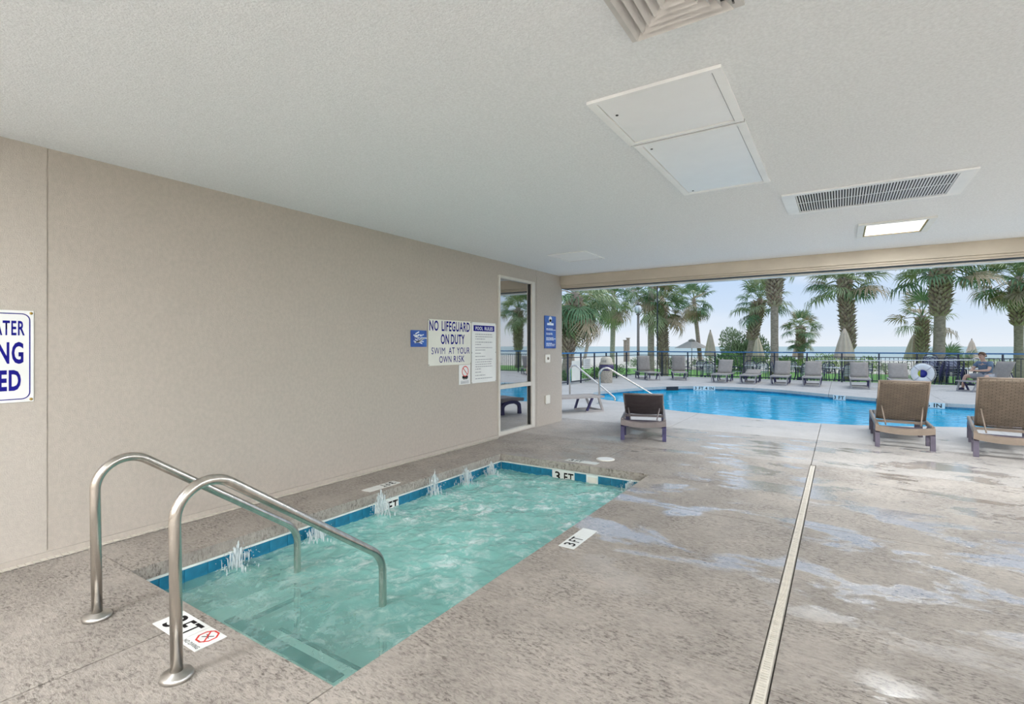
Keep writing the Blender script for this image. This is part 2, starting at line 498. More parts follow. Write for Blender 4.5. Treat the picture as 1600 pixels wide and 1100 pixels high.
def water(name, tint, murk_c, murk, bump_s, bscale, foam=None, rough=0.03):
    """water surface: fresnel reflection over tinted see-through plus suspended milky share"""
    m = bpy.data.materials.new(name); m.use_nodes = True; nt = m.node_tree; nt.nodes.clear()
    o = nd(nt, 'ShaderNodeOutputMaterial')
    geo = nd(nt, 'ShaderNodeNewGeometry'); P = geo.outputs['Position']
    tr = nd(nt, 'ShaderNodeBsdfTransparent'); tr.inputs[0].default_value = (*tint, 1)
    df = nd(nt, 'ShaderNodeBsdfDiffuse')
    nc = nd(nt, 'ShaderNodeTexNoise', Scale=2.5, Detail=5.0, Distortion=1.0); nt.links.new(P, nc.inputs['Vector'])
    rc = nd(nt, 'ShaderNodeValToRGB')
    rc.color_ramp.elements[0].position = 0.35; rc.color_ramp.elements[0].color = (*[x * 0.82 for x in murk_c], 1)
    rc.color_ramp.elements[1].position = 0.65; rc.color_ramp.elements[1].color = (*murk_c, 1)
    nt.links.new(nc.outputs['Fac'], rc.inputs[0]); nt.links.new(rc.outputs[0], df.inputs[0])
    m1 = nd(nt, 'ShaderNodeMixShader'); m1.inputs[0].default_value = murk
    if foam:
        s0 = nd(nt, 'ShaderNodeSeparateXYZ'); nt.links.new(P, s0.inputs[0])
        mk = nd(nt, 'ShaderNodeMapRange'); mk.inputs['From Min'].default_value = 1.8; mk.inputs['From Max'].default_value = 2.9
        mk.inputs['To Min'].default_value = murk * 0.46; mk.inputs['To Max'].default_value = murk
        nt.links.new(s0.outputs['Y'], mk.inputs[0]); nt.links.new(mk.outputs[0], m1.inputs[0])
    nt.links.new(tr.outputs[0], m1.inputs[1]); nt.links.new(df.outputs[0], m1.inputs[2])
    body = m1.outputs[0]
    nb = nd(nt, 'ShaderNodeTexNoise', Scale=bscale, Detail=4.0, Distortion=0.8); nt.links.new(P, nb.inputs['Vector'])
    bp = nd(nt, 'ShaderNodeBump', Strength=bump_s, Distance=0.05); nt.links.new(nb.outputs['Fac'], bp.inputs['Height'])
    if foam:
        fd = nd(nt, 'ShaderNodeBsdfDiffuse'); fd.inputs[0].default_value = (0.86, 0.93, 0.93, 1)
        nf = nd(nt, 'ShaderNodeTexNoise', Scale=8.0, Detail=12.0, Roughness=0.78, Distortion=0.5); nt.links.new(P, nf.inputs['Vector'])
        nr = nd(nt, 'ShaderNodeValToRGB')
        nr.color_ramp.elements[0].position = foam; nr.color_ramp.elements[0].color = (0, 0, 0, 1)
        nr.color_ramp.elements[1].position = foam + 0.14; nr.color_ramp.elements[1].color = (0.85, 0.85, 0.85, 1)
        nt.links.new(nf.outputs['Fac'], nr.inputs[0])
        # the churned middle of the tub carries most of the bubbles
        sx = nd(nt, 'ShaderNodeSeparateXYZ'); nt.links.new(P, sx.inputs[0])
        my = nd(nt, 'ShaderNodeMapRange'); my.inputs['From Min'].default_value = 1.7; my.inputs['From Max'].default_value = 3.6
        my.inputs['To Min'].default_value = 0.25; my.inputs['To Max'].default_value = 1.0
        nt.links.new(sx.outputs['Y'], my.inputs[0])
        mm0 = nd(nt, 'ShaderNodeMath', operation='MULTIPLY'); nt.links.new(nr.outputs[0], mm0.inputs[0]); nt.links.new(my.outputs[0], mm0.inputs[1])
        nl = nd(nt, 'ShaderNodeTexNoise', Scale=2.6, Detail=3.0, Distortion=0.8); nt.links.new(P, nl.inputs['Vector'])
        rl = nd(nt, 'ShaderNodeMapRange'); rl.inputs['From Min'].default_value = 0.38; rl.inputs['From Max'].default_value = 0.62; rl.inputs['To Min'].default_value = 0.15
        nt.links.new(nl.outputs['Fac'], rl.inputs[0])
        mm = nd(nt, 'ShaderNodeMath', operation='MULTIPLY'); nt.links.new(mm0.outputs[0], mm.inputs[0]); nt.links.new(rl.outputs[0], mm.inputs[1])
        m3 = nd(nt, 'ShaderNodeMixShader'); nt.links.new(mm.outputs[0], m3.inputs[0]); nt.links.new(body, m3.inputs[1]); nt.links.new(fd.outputs[0], m3.inputs[2])
        body = m3.outputs[0]
    gl = nd(nt, 'ShaderNodeBsdfGlossy'); gl.inputs['Roughness'].default_value = rough
    nt.links.new(bp.outputs[0], gl.inputs['Normal'])
    fr = nd(nt, 'ShaderNodeFresnel', IOR=1.33); nt.links.new(bp.outputs[0], fr.inputs['Normal'])
    m2 = nd(nt, 'ShaderNodeMixShader'); nt.links.new(fr.outputs[0], m2.inputs[0]); nt.links.new(body, m2.inputs[1]); nt.links.new(gl.outputs[0], m2.inputs[2])
    nt.links.new(m2.outputs[0], o.inputs[0]); MATS[name] = m


water('spa_water', (0.84, 0.99, 0.95), (0.38, 0.88, 0.80), 0.64, 0.35, 8.0, foam=0.475)
water('pool_water', (0.30, 0.93, 1.0), (0.0, 0.62, 1.0), 0.80, 0.22, 3.5)
pm('sea_water', (0.50, 0.55, 0.51), 0.7, c2=(0.40, 0.49, 0.47), scale=0.02, spec=0.1, stretch=(0.3, 1, 1))


def splash_mat():
    m = bpy.data.materials.new('splash'); m.use_nodes = True; nt = m.node_tree; nt.nodes.clear()
    o = nd(nt, 'ShaderNodeOutputMaterial')
    tr = nd(nt, 'ShaderNodeBsdfTransparent'); df = nd(nt, 'ShaderNodeBsdfDiffuse')
    n = nd(nt, 'ShaderNodeTexNoise', Scale=30.0)
    r = nd(nt, 'ShaderNodeValToRGB'); r.color_ramp.elements[0].color = (0.70, 0.80, 0.82, 1); r.color_ramp.elements[1].color = (0.92, 0.95, 0.95, 1)
    nt.links.new(n.outputs['Fac'], r.inputs[0]); nt.links.new(r.outputs[0], df.inputs[0])
    ms = nd(nt, 'ShaderNodeMixShader'); ms.inputs[0].default_value = 0.42
    nt.links.new(tr.outputs[0], ms.inputs[1]); nt.links.new(df.outputs[0], ms.inputs[2]); nt.links.new(ms.outputs[0], o.inputs[0])
    MATS['splash'] = m


splash_mat()

# ================================================================== THE SETTING
XW = -4.40      # face of the left wall
ZC = 2.71       # ceiling
YB = 8.42       # face of the opening beam
SPA = (-3.70, -1.75, 1.35, 5.44)


def catmull(pts, n=5):
    out = []; L = len(pts)
    for i in range(L):
        p0, p1, p2, p3 = (Vector(pts[(i + k - 1) % L]) for k in range(4))
        for k in range(n):
            t = k / n
            out.append(0.5 * ((2 * p1) + (-p0 + p2) * t + (2 * p0 - 5 * p1 + 4 * p2 - p3) * t * t + (-p0 + 3 * p1 - 3 * p2 + p3) * t ** 3))
    return out


POOL = catmull([(-6.25, 14.2), (-5.8, 13.2), (-5.25, 12.5), (-4.5, 12.1), (-3.24, 11.25), (-2.3, 10.98), (-1.16, 10.80), (-0.3, 10.75), (0.6, 11.0), (1.66, 11.54),
                (3.0, 12.0), (5.0, 12.1), (6.6, 12.9), (7.0, 14.4), (6.0, 16.0), (4.4, 16.4), (2.62, 16.2), (1.96, 16.27), (1.22, 16.58), (0.3, 17.0),
                (-1.0, 17.9), (-2.0, 18.5), (-3.0, 18.66), (-4.0, 18.48), (-4.93, 17.83), (-5.65, 16.6), (-6.1, 15.2)], 4)


def in_poly(x, y, poly):
    c = False; j = len(poly) - 1
    for i in range(len(poly)):
        a, b = poly[i], poly[j]
        if (a.y > y) != (b.y > y) and x < (b.x - a.x) * (y - a.y) / (b.y - a.y) + a.x: c = not c
        j = i
    return c


floor = MB()
# concrete bed under the slabs, left open over the two pools
for x0, x1, y0, y1 in ((-4.6, -3.78, -5.2, 6.9), (-1.67, 9.2, -5.2, 6.9), (-3.78, -1.67, -5.2, 1.27), (-3.78, -1.67, 5.52, 6.9),
                       (-9.4, 9.2, 6.9, 10.5), (-9.4, -6.5, 10.5, 24.0), (7.3, 9.2, 10.5, 24.0), (-6.5, 7.3, 19.0, 24.0)):
    floor.box(x0, x1, y0, y1, -0.30, -0.05)
FLOOR = tag(floor.build('floor', 'joint_dark'), 'grey stamped concrete deck in joined slabs', None, None, 'structure')

G = 0.004


def slab(x0, x1, y0, y1, mat='deck_concrete'):
    MB().box(x0 + G, x1 - G, y0 + G, y1 - G, -0.085, 0).build('slab', mat, FLOOR)


DR0, DR1 = -0.296, -0.242      # drain slot
for c in ((-4.4, -2.77, -5.0, 0.0), (-2.77, DR0, -5.0, 0.0), (-4.4, -2.77, 0.0, 1.35), (-2.77, -1.75, 0.0, 1.35), (-1.75, DR0, 0.0, 2.36),
          (-4.4, SPA[0], 1.35, 5.44), (-1.75, DR0, 2.36, 4.45), (-1.75, DR0, 4.45, 5.44), (-4.4, -2.46, 5.44, 6.93), (-2.46, DR0, 5.44, 6.93),
          (DR1, 3.2, -5.0, 2.30), (DR1, 3.2, 2.30, 4.57), (DR1, 3.2, 4.57, 6.93), (3.2, 9.0, -5.0, 2.30), (3.2, 9.0, 2.30, 4.57), (3.2, 9.0, 4.57, 6.93)):
    slab(*c)


def pool_slab(x0, x1, y0, y1):
    x0 += G; x1 -= G; y0 += G; y1 -= G
    n = 6
    rect = [(x0 + (x1 - x0) * k / n, y0) for k in range(n)] + [(x1, y0 + (y1 - y0) * k / n) for k in range(n)] + \
           [(x1 - (x1 - x0) * k / n, y1) for k in range(n)] + [(x0, y1 - (y1 - y0) * k / n) for k in range(n)]
    vs = [Vector(p) for p in rect] + [Vector((p.x, p.y)) for p in POOL]
    L = len(rect); Q = len(POOL)
    ed = [(i, (i + 1) % L) for i in range(L)] + [(L + i, L + (i + 1) % Q) for i in range(Q)]
    ov, oe, of, *_ = delaunay_2d_cdt(vs, ed, [], 0, 1e-5)
    keep = []
    for f in of:
        cx = sum(ov[i].x for i in f) / len(f); cy = sum(ov[i].y for i in f) / len(f)
        if x0 < cx < x1 and y0 < cy < y1 and not in_poly(cx, cy, POOL): keep.append(tuple(f))
    if not keep: return
    used = sorted({i for f in keep for i in f}); ix = {k: j for j, k in enumerate(used)}
    m = MB()
    top = [(ov[i].x, ov[i].y, 0) for i in used]; bot = [(ov[i].x, ov[i].y, -0.10) for i in used]
    N = len(used); fs = []; cnt = {}
    for f in keep:
        g = [ix[i] for i in f]; fs.append(tuple(g))
        for a, b in zip(g, g[1:] + g[:1]):
            cnt[(a, b)] = 1
    for a, b in cnt:
        if (b, a) not in cnt: fs.append((b, a, a + N, b + N))
    m.add(top + bot, fs).build('slab', 'deck_mid' if y1 < 8.9 else 'pool_deck', FLOOR)


XS = [-9.4, -5.0, -2.48, -0.29, 2.2, 5.0, 9.0]; YS = [6.93, 8.8, 11.7, 15.5, 19.6, 23.95]
for a in range(len(XS) - 1):
    for b in range(len(YS) - 1):
        pool_slab(XS[a], XS[a + 1], YS[b], YS[b + 1])

# --- left wall, with the glazed opening
W0, W1, WZ = 6.37, 7.47, 2.50
wall = MB()
wall.box(XW - 0.25, XW, 1.135, W0, -0.25, ZC)
wall.box(XW - 0.25, XW, W1, 8.50, -0.25, ZC)
wall.box(XW - 0.25, XW, W0, W1, WZ, ZC)
wall.box(XW - 0.25, XW, W0, W1, -0.25, 0.02)
WALL = tag(wall.build('wall_left', 'wall_paint'), 'beige stucco wall running along the hot tub', None, None, 'structure')
MB().box(XW - 0.25, XW + 0.004, -5.2, 1.127, -0.25, ZC).build('wall_panel', 'wall_paint_end', WALL)
MB().box(XW - 0.2, XW - 0.0025, 1.12, 1.14, -0.2, ZC).build('seam_filler', 'wall_paint', WALL)
MB().box(XW, XW + 0.006, 7.56, 7.575, 0.0, ZC).build('seam_bead', 'wall_paint_end', WALL)
tag(MB().box(XW - 0.05, 9.2, -5.25, -5.0, -0.05, ZC).build('wall_back', 'wall_paint'), 'beige back wall behind the deck', None, None, 'structure')
# dark room behind the glass
inn = MB()
inn.box(XW - 2.2, XW - 2.1, 5.6, 8.3, -0.02, 2.6); inn.box(XW - 2.1, XW - 0.26, 5.5, 5.6, -0.02, 2.6); inn.box(XW - 2.1, XW - 0.26, 8.3, 8.4, -0.02, 2.6)
inn.box(XW - 2.1, XW - 0.26, 5.6, 8.3, -0.1, 0.0); inn.box(XW - 2.1, XW - 0.26, 5.6, 8.3, 2.55, 2.6)
inn.build('room_shell', 'vent_metal', WALL)

base = MB()
base.box(XW, XW + 0.022, -5.0, W0, 0.0, 0.045)
BASE = tag(base.build('baseboard_left', 'wall_paint'), None, None, None, 'structure')
gut = MB()
y = -1.0
while y < 6.3:
    gut.box(XW + 0.022, XW + 0.062, y, y + 0.030, 0.0, 0.010); y += 0.036
gut.box(XW + 0.022, XW + 0.062, -1.0, 6.3, 0.0, 0.004)
tag(gut.build('gutter_strip', 'drain_plastic', BASE), kind='stuff')

# --- window (door-height sidelight)
WIN = empty('window_1', (XW, 6.92, 0), 0, 'tall narrow almond framed window with mid rail in the beige wall', None, None, 'structure')


def wbox(name, mat, y0, y1, z0, z1, x0, x1, parent=WIN, bev=0.0):
    return MB().box(x0 - XW, x1 - XW, y0 - 6.92, y1 - 6.92, z0, z1).build(name, mat, parent, bev)


wbox('jamb', 'frame_almond', W0 + .002, W0 + 0.055, 0.022, WZ - .002, XW - 0.08, XW + 0.02, bev=.004)
wbox('jamb', 'frame_almond', W1 - 0.105, W1 - .002, 0.022, WZ - .002, XW - 0.08, XW + 0.02, bev=.004)
wbox('head', 'frame_almond', W0 + 0.057, W1 - 0.107, WZ - 0.045, WZ - .002, XW - 0.08, XW + 0.02, bev=.004)
wbox('sill', 'frame_almond', W0 + 0.057, W1 - 0.107, 0.022, 0.075, XW - 0.08, XW + 0.02, bev=.004)
wbox('mid_rail', 'frame_almond', W0 + 0.057, W1 - 0.107, 0.735, 0.80, XW - 0.08, XW + 0.015, bev=.004)
for z0, z1 in ((0.078, 0.732), (0.803, WZ - 0.048)):
    wbox('pane', 'window_glass', W0 + 0.06, W1 - 0.11, z0, z1, XW - 0.035, XW - 0.03)
    g = wbox('gasket', 'gasket_black', W1 - 0.122, W1 - 0.108, z0, z1, XW - 0.03, XW - 0.005)

# --- ceiling and beam
CEIL = MB()
CEIL.box(XW - 0.25, 9.2, -5.25, YB + 0.33, ZC, ZC + 0.25)
tag(CEIL.build('ceiling', 'ceiling_paint'), 'pale grey textured stucco ceiling', None, None, 'structure')
BEAM = MB().box(XW + 0.002, 9.2, YB, YB + 0.33, 2.535, ZC - 0.001)
BEAM = tag(BEAM.build('trim_1', 'beam_paint'), 'tan beam across the top of the wide opening', None, None, 'structure')
MB().box(XW + 0.002, 9.2, YB + 0.03, YB + 0.33, 2.505, 2.532).build('moulding', 'beam_paint', BEAM)
MB().box(XW + 0.002, 9.2, YB + 0.055, YB + 0.33, 2.480, 2.502).build('moulding', 'beam_paint', BEAM)
MB().box(XW + 0.002, 9.2, YB + 0.060, YB + 0.30, 2.474, 2.479).build('shadow_gap', 'gasket_black', BEAM)
MB().box(XW + 0.10, 9.2, YB + 0.20, YB + 0.36, 2.452, 2.473).build('drip_edge', 'white_trim', BEAM)
for x in (9.0,):
    tag(MB().box(x, x + 0.2, -5.0, 0.5, -0.05, ZC).build('wall_right', 'wall_paint'), 'beige wall out past the right edge', None, None, 'structure')
col = MB().box(8.7, 9.1, YB - 0.05, YB + 0.33, -0.05, ZC - 0.01)
tag(col.build('trim_2', 'wall_paint'), None, None, None, 'structure')

# --- land beyond the fence, sea
lawn = MB().box(-40, 40, 24.0, 37.6, -0.5, -0.30)
tag(lawn.build('lawn', 'lawn'), 'green lawn strip behind the pool fence', 'lawn', None, 'structure')
sand = MB()
nx, ny = 60, 40
vs = []; fs = []
for j in range(ny + 1):
    for i in range(nx + 1):
        x = -150 + 300 * i / nx; yy = 37.5 + (j / ny) ** 1.5 * 165
        z = -0.34 - 2.2 * min(1, max(0, (yy - 50) / 140)) + 0.10 * noise.noise(Vector((x * 0.12, yy * 0.12, 3)))
        vs.append((x, yy, z))
for j in range(ny):
    for i in range(nx):
        a = j * (nx + 1) + i; fs.append((a, a + 1, a + nx + 2, a + nx + 1))
sand.add(vs, fs, True)
tag(sand.build('beach', 'sand'), 'pale sand beach between the dunes and the sea', 'beach', None, 'structure')
side = MB().box(-150, -40.1, 8.9, 37.4, -0.6, -0.30).box(-40.1, -9.42, 8.9, 23.9, -0.6, -0.25)
tag(side.build('side_garden', 'lawn'), 'green planted ground beside the pool deck', 'ground', None, 'structure')
side2 = MB().box(9.25, 40, -10, 23.9, -0.6, -0.25).box(40.1, 150, -10, 37.4, -0.6, -0.3)
tag(side2.build('side_yard', 'lawn'), 'green ground to the right of the deck', 'ground', None, 'structure')
sea = MB().add([(-6000, 150, -2.2), (6000, 150, -2.2), (6000, 7000, -2.2), (-6000, 7000, -2.2)], [(0, 1, 2, 3)])
tag(sea.build('sea', 'sea_water'), 'grey green sea reaching to the horizon', 'sea', None, 'stuff')

# ================================================================== HOT TUB
X0, X1, Y0, Y1 = SPA
SPAO = empty('hot_tub', (X0, Y0, 0), 0, 'rectangular sunken hot tub with blue waterline tiles beside the beige wall', 'hot tub')
SPAO.location = (0, 0, 0)
d = 0.012
bs = MB()
for a in ((X0 - 0.07, X0 - d, Y0 - .07, Y1 + .07), (X1 + d, X1 + 0.07, Y0 - .07, Y1 + .07), (X0 - d, X1 + d, Y0 - .07, Y0 - d), (X0 - d, X1 + d, Y1 + d, Y1 + .07)):
    bs.box(*a, -1.05, -0.088)
bs.box(X0 - 0.07, X1 + 0.07, Y0 - 0.07, Y1 + 0.07, -1.15, -1.05)
bs.build('basin', 'plaster_spa', SPAO)
for a in ((X0 - 0.012, X0 + 0.0, Y0, Y1), (X1, X1 + 0.012, Y0, Y1), (X0, X1, Y0 - 0.012, Y0), (X0, X1, Y1, Y1 + 0.012)):
    MB().box(*a, -0.103, -0.088).build('grout_line', 'grout', SPAO)
TW, TH = 0.1525, 0.15
tile_me = {}


def tile(mat, M, w=TW):
    key = (mat, round(w, 3))
    if key not in tile_me:
        o = MB().box(-w / 2 + .0015, w / 2 - .0015, -TH / 2, TH / 2, 0, 0.010).build('tile', mat, SPAO, 0.0015)
        tile_me[key] = o.data
    else:
        o = link('tile', tile_me[key], SPAO)
    o.matrix_local = M
    return o


ZT = -0.104 - TH / 2
MARKL = 13                                  # white marker on the left side
n = 27; w = (Y1 - Y0) / n
for i in range(n):
    yy = Y0 + w * (i + 0.5)
    tile('tile_white' if i in (MARKL, MARKL + 1) else 'tile_blue', wallm(yy, ZT, X0 - 0.011), w)
    R2 = Matrix.Translation((X1 + 0.011, yy, ZT)) @ Matrix.Rotation(PI, 4, 'Z') @ WALLM
    tile('tile_blue', R2, w)
n2 = 13; w2 = (X1 - X0) / n2
FARM = Matrix(((1, 0, 0, 0), (0, 0, -1, 0), (0, 1, 0, 0), (0, 0, 0, 1)))    # local x -> +X, y -> +Z, z -> -Y
for i in range(n2):
    xx = X0 + w2 * (i + 0.5)
    if i != 8:
        tile('tile_white' if i in (5, 6) else 'tile_blue', Matrix.Translation((xx, Y1 + 0.011, ZT)) @ FARM, w2)
    tile('tile_blue', Matrix.Translation((xx, Y0 - 0.011, ZT)) @ Matrix.Rotation(PI, 4, 'Z') @ FARM, w2)
sk = MB(); xs0 = X0 + w2 * 8
sk.box(xs0 + .004, xs0 + w2 - .004, Y1 + 0.03, Y1 + 0.035, ZT - .075, ZT + .075)
sk.build('skimmer_mouth', 'dark_void', SPAO)
MB().box(xs0 + .02, xs0 + w2 - .02, Y1 + 0.004, Y1 + 0.010, ZT - .01, ZT + .05).build('skimmer_flap', 'plate_ivory', SPAO)
text('marking', '3', 'ink_black', SPAO, Matrix.Translation((X0 + w2 * 5.5, Y1 - 0.0005, ZT + .005)) @ FARM, 0.115, 0.07, 0.02)
text('marking', 'FT', 'ink_black', SPAO, Matrix.Translation((X0 + w2 * 6.5, Y1 - 0.0005, ZT + .005)) @ FARM, 0.105, 0.125, 0.02)
text('marking', '3', 'ink_black', SPAO, wallm(Y0 + w * (MARKL + .5), ZT + .005, X0 + 0.0005), 0.115, 0.07, 0.02)
text('marking', 'FT', 'ink_black', SPAO, wallm(Y0 + w * (MARKL + 1.5), ZT + .005, X0 + 0.0005), 0.105, 0.125, 0.02)
# bench and steps under water
MB().box(X0, X0 + 0.34, Y0, Y1, -1.05, -0.46).build('bench', 'plaster_spa', SPAO)
MB().box(X0 + 0.342, X1, Y0, 1.80, -1.05, -0.38).build('step', 'plaster_spa', SPAO)
MB().box(X0 + 0.342, X1, 1.802, 2.14, -1.05, -0.62).build('step', 'plaster_spa', SPAO)
MB().box(X0 + 0.36, X1 - 0.50, 1.725, 1.80, -0.382, -0.374).build('step_nosing', 'step_edge', SPAO)
MB().box(X0 + 0.342, X1, 2.115, 2.142, -0.625, -0.614).build('step_nosing', 'step_edge', SPAO)
MB().box(X0 + 0.318, X0 + 0.344, 1.8, Y1, -0.47, -0.452).build('bench_nosing', 'step_edge', SPAO)

# water surface, churned by the jets
ZW = -0.190
wm = MB(); nx, ny = 100, 200; vs = []; fs = []
JET = [(-3.58, 1.95), (-3.58, 2.60), (-3.58, 3.28), (-3.58, 4.02), (-3.58, 4.55), (-3.58, 5.05), (-1.88, 5.22)]
for j in range(ny + 1):
    for i in range(nx + 1):
        x = X0 + (X1 - X0) * i / nx; yy = Y0 + (Y1 - Y0) * j / ny
        k = 0.35 + 0.65 * min(1, max(0, (yy - 1.7) / 1.6))
        p = Vector((x * 5, yy * 5, 0.4))
        h = (noise.noise(p) * 0.55 + abs(noise.noise(p * 2.6)) * 0.5 - 0.12 + noise.noise(p * 5.3) * 0.35) * 0.028 * k
        for jx, jy in JET:
            h += 0.03 * math.exp(-((x - jx) ** 2 + (yy - jy) ** 2) / 0.008)
        vs.append((x, yy, ZW + h))
for j in range(ny):
    for i in range(nx):
        a = j * (nx + 1) + i; fs.append((a, a + 1, a + nx + 2, a + nx + 1))
wm.add(vs, fs, True)
tag(wm.build('hot_tub_water', 'spa_water'), 'churning turquoise water filling the hot tub', 'water', None, 'stuff')


def splash(x, yy, h, lab, s):
    rnd = random.Random(s); m = MB()
    for k in range(120):
        a = rnd.uniform(0, 2 * PI); sp_ = abs(rnd.gauss(0, 0.045)); t = rnd.random() ** 0.7
        x_, y_, z_ = sp_ * math.cos(a), sp_ * math.sin(a), h * t * max(0.15, 1 - sp_ * 6)
        l = rnd.uniform(0.02, 0.05); r = rnd.uniform(0.003, 0.008)
        m.tube([(x_, y_, max(0, z_ - l)), (x_, y_, z_), (x_ * 1.02, y_ * 1.02, z_ + l * 0.6)], [r * 0.4, r, r * 0.3], 5)
    for k in range(150):
        a = rnd.uniform(0, 2 * PI); rr = rnd.uniform(0, 0.15); z = h * rnd.uniform(0.0, 1.15) * (1 - rr * 3)
        r = rnd.uniform(0.002, 0.006)
        c = Vector((rr * math.cos(a), rr * math.sin(a), max(0.01, z)))
        m.add([c + Vector(q) * r for q in ((1, 0, 0), (-1, 0, 0), (0, 1, 0), (0, -1, 0), (0, 0, 1), (0, 0, -1))],
              [(0, 2, 4), (2, 1, 4), (1, 3, 4), (3, 0, 4), (2, 0, 5), (1, 2, 5), (3, 1, 5), (0, 3, 5)], True)
    o = m.build('water_splash', 'splash'); o.location = (x, yy, ZW)
    tag(o, lab, 'splash', 'jets of water along the hot tub', 'stuff')


SPL = ['low jet of spray against blue tiles nearest the handrails', 'small jet of spray second from the handrails', 'jet of spray in front of the FT depth tile',
       'tallest white jet of spray just past the FT depth tile', 'jet of spray on the wall side, second from the far corner', 'jet of spray on the wall side closest to the far corner',
       'spray in the far right corner of the hot tub']
for (jx, jy), h, lab, s in zip(JET, (0.19, 0.15, 0.24, 0.27, 0.21, 0.17, 0.16), SPL, range(7)):
    splash(jx, jy, h, lab, s)


# ================================================================== SPA HANDRAILS
for x, lab in ((-3.21, 'brushed steel handrail into the hot tub, the one nearer the beige wall'), (-2.35, 'brushed steel handrail into the hot tub, front one beside the depth tile')):
    o = empty('handrail', (x, 1.02, 0), 0, lab, 'handrail', 'handrails at the hot tub steps')
    MB().tube(fillet([(0, 0, 0), (0, -0.012, 0.945), (0, 1.145, 0.115), (0, 1.145, -1.04)], [0.285, 0.10], 16), 0.0235, 20).build('rail', 'steel', o)
    MB().lathe([(0.062, 0.0), (0.064, 0.012), (0.058, 0.022), (0.030, 0.026), (0.027, 0.032)], 32).build('flange', 'steel_plate', o)


# ================================================================== DEPTH MARKS ON THE DECK
# the near one: two tiles, 3 FT and NO DIVING, read from the deck side
o = empty('depth_tile', (-2.69, 1.222, 0), 0, 'white 3 FT NO DIVING tile on deck by the front handrail', 'depth tile', 'depth tiles set in the deck')
MB().box(-0.217, 0.058, -0.073, 0.073, 0.0, 0.004).build('tile', 'tile_white', o, 0.001)
MB().box(0.063, 0.213, -0.073, 0.073, 0.0, 0.004).build('tile', 'tile_white', o, 0.001)
Z5 = 0.0046
text('marking', '3', 'ink_black', o, Matrix.Translation((-0.135, 0.0, Z5)), 0.112, 0.062, 0.015)
text('marking', 'FT', 'ink_black', o, Matrix.Translation((-0.018, 0.0, Z5)), 0.112, 0.115, 0.015)
oc = MB(); ring = [(0.138 + rr * 0.052 * math.cos(2 * PI * k / 8 + PI / 8), 0.020 + rr * 0.052 * math.sin(2 * PI * k / 8 + PI / 8), Z5) for rr in (1.0, 0.82) for k in range(8)]
oc.add(ring, [(k, (k + 1) % 8, 8 + (k + 1) % 8, 8 + k) for k in range(8)])
oc.bar((0.103, 0.055, Z5), (0.173, -0.015, Z5), 0.007, 0.0006)
oc.build('prohibition_sign', 'ink_red', o)
fg = MB(); fg.bar((0.116, 0.003, Z5), (0.163, 0.038, Z5), 0.005, 0.0004); fg.bar((0.116, 0.028, Z5), (0.159, 0.013, Z5), 0.003, 0.0004)
fg.build('diver_figure', 'ink_black', o)
text('marking', 'NO DIVING', 'ink_black', o, Matrix.Translation((0.138, -0.053, Z5)), 0.020, 0.125, 0.01)


def deckmark(x, y, rz, label, worn):
    o = empty('depth_tile', (x, y, 0), rz, label, 'depth tile', 'depth tiles set in the deck')
    MB().box(-0.21, 0.02, -0.06, 0.06, 0.0, 0.003).build('tile', 'tile_white', o, 0.001)
    MB().box(0.026, 0.20, -0.06, 0.06, 0.0, 0.003).build('tile', 'tile_white', o, 0.001)
    text('marking', '3', 'ink_black', o, Matrix.Translation((-0.145, 0, 0.0036)), 0.085, 0.05, 0.015)
    text('marking', 'FT', 'ink_black', o, Matrix.Translation((-0.045, 0, 0.0036)), 0.085, 0.09, 0.015)
    return o


deckmark(-3.84, 3.52, R(-90), 'worn white 3 FT tile on deck strip along the wall', 1)
deckmark(-1.60, 3.36, R(90), 'white 3 FT tile on wet deck at the right edge of the hot tub', 0)
deckmark(-2.62, 5.60, 0, 'white 3 FT tile flush in the deck past the far end of the tub', 1)
o = empty('deck_cap', (-2.44, 5.88, 0), 0, 'round pale access cap set flush in the deck past the tub', 'cap')
MB().lathe([(0.115, 0.0), (0.115, 0.004), (0.108, 0.006)], 32).build('rim', 'plate_ivory', o)
MB().lathe([(0.098, 0.004), (0.098, 0.0075), (0.09, 0.008)], 32).build('lid', 'sign_white', o)

# ================================================================== TRENCH DRAIN
o = empty('trench_drain', (-0.27, 0, 0), 0, 'long cream slotted trench drain running straight along the deck', 'drain')
MB().box(-0.025, 0.025, -4.99, 6.88, -0.06, -0.045).box(-0.025, -0.022, -4.99, 6.88, -0.045, 0.0).box(0.022, 0.025, -4.99, 6.88, -0.045, 0.0).build('channel', 'rough_edge', o)
gr = MB(); Lg = 0.494; nb = 26
gr.box(-0.021, -0.0135, 0, Lg, -0.012, 0.002); gr.box(0.0135, 0.021, 0, Lg, -0.012, 0.002)
for k in range(nb):
    y0 = k * Lg / nb
    gr.box(-0.0135, 0.0135, y0, y0 + Lg / nb * 0.62, -0.012, 0.002)
g0 = gr.build('grate', 'drain_plastic', o); g0.location = (0, -4.97, 0)
for k in range(1, 24):
    c = g0.copy(); COL.objects.link(c); c.parent = o; c.location = (0, -4.97 + 0.494 * k, 0)


# ================================================================== SIGNS AND WALL PLATES
def screw(parent, y, z, x, r=0.008, mat='brass'):
    m = MB().lathe([(r, 0), (r * 0.9, 0.002), (r * 0.3, 0.003)], 12)
    ob = m.build('screw', mat, parent, M=WALLM.to_4x4())
    ob.location = (x, y, z)


BOARD = {}


def sign(name, y0, y1, z0, z1, mat, label, t=0.006, cat='sign', bev=0.0015):
    o = empty(name, (XW, (y0 + y1) / 2, (z0 + z1) / 2), 0, label, cat)
    BOARD[o.name] = MB().box(0.0045, 0.0045 + t, -(y1 - y0) / 2, (y1 - y0) / 2, -(z1 - z0) / 2, (z1 - z0) / 2).build('board', mat, o, bev)
    return o


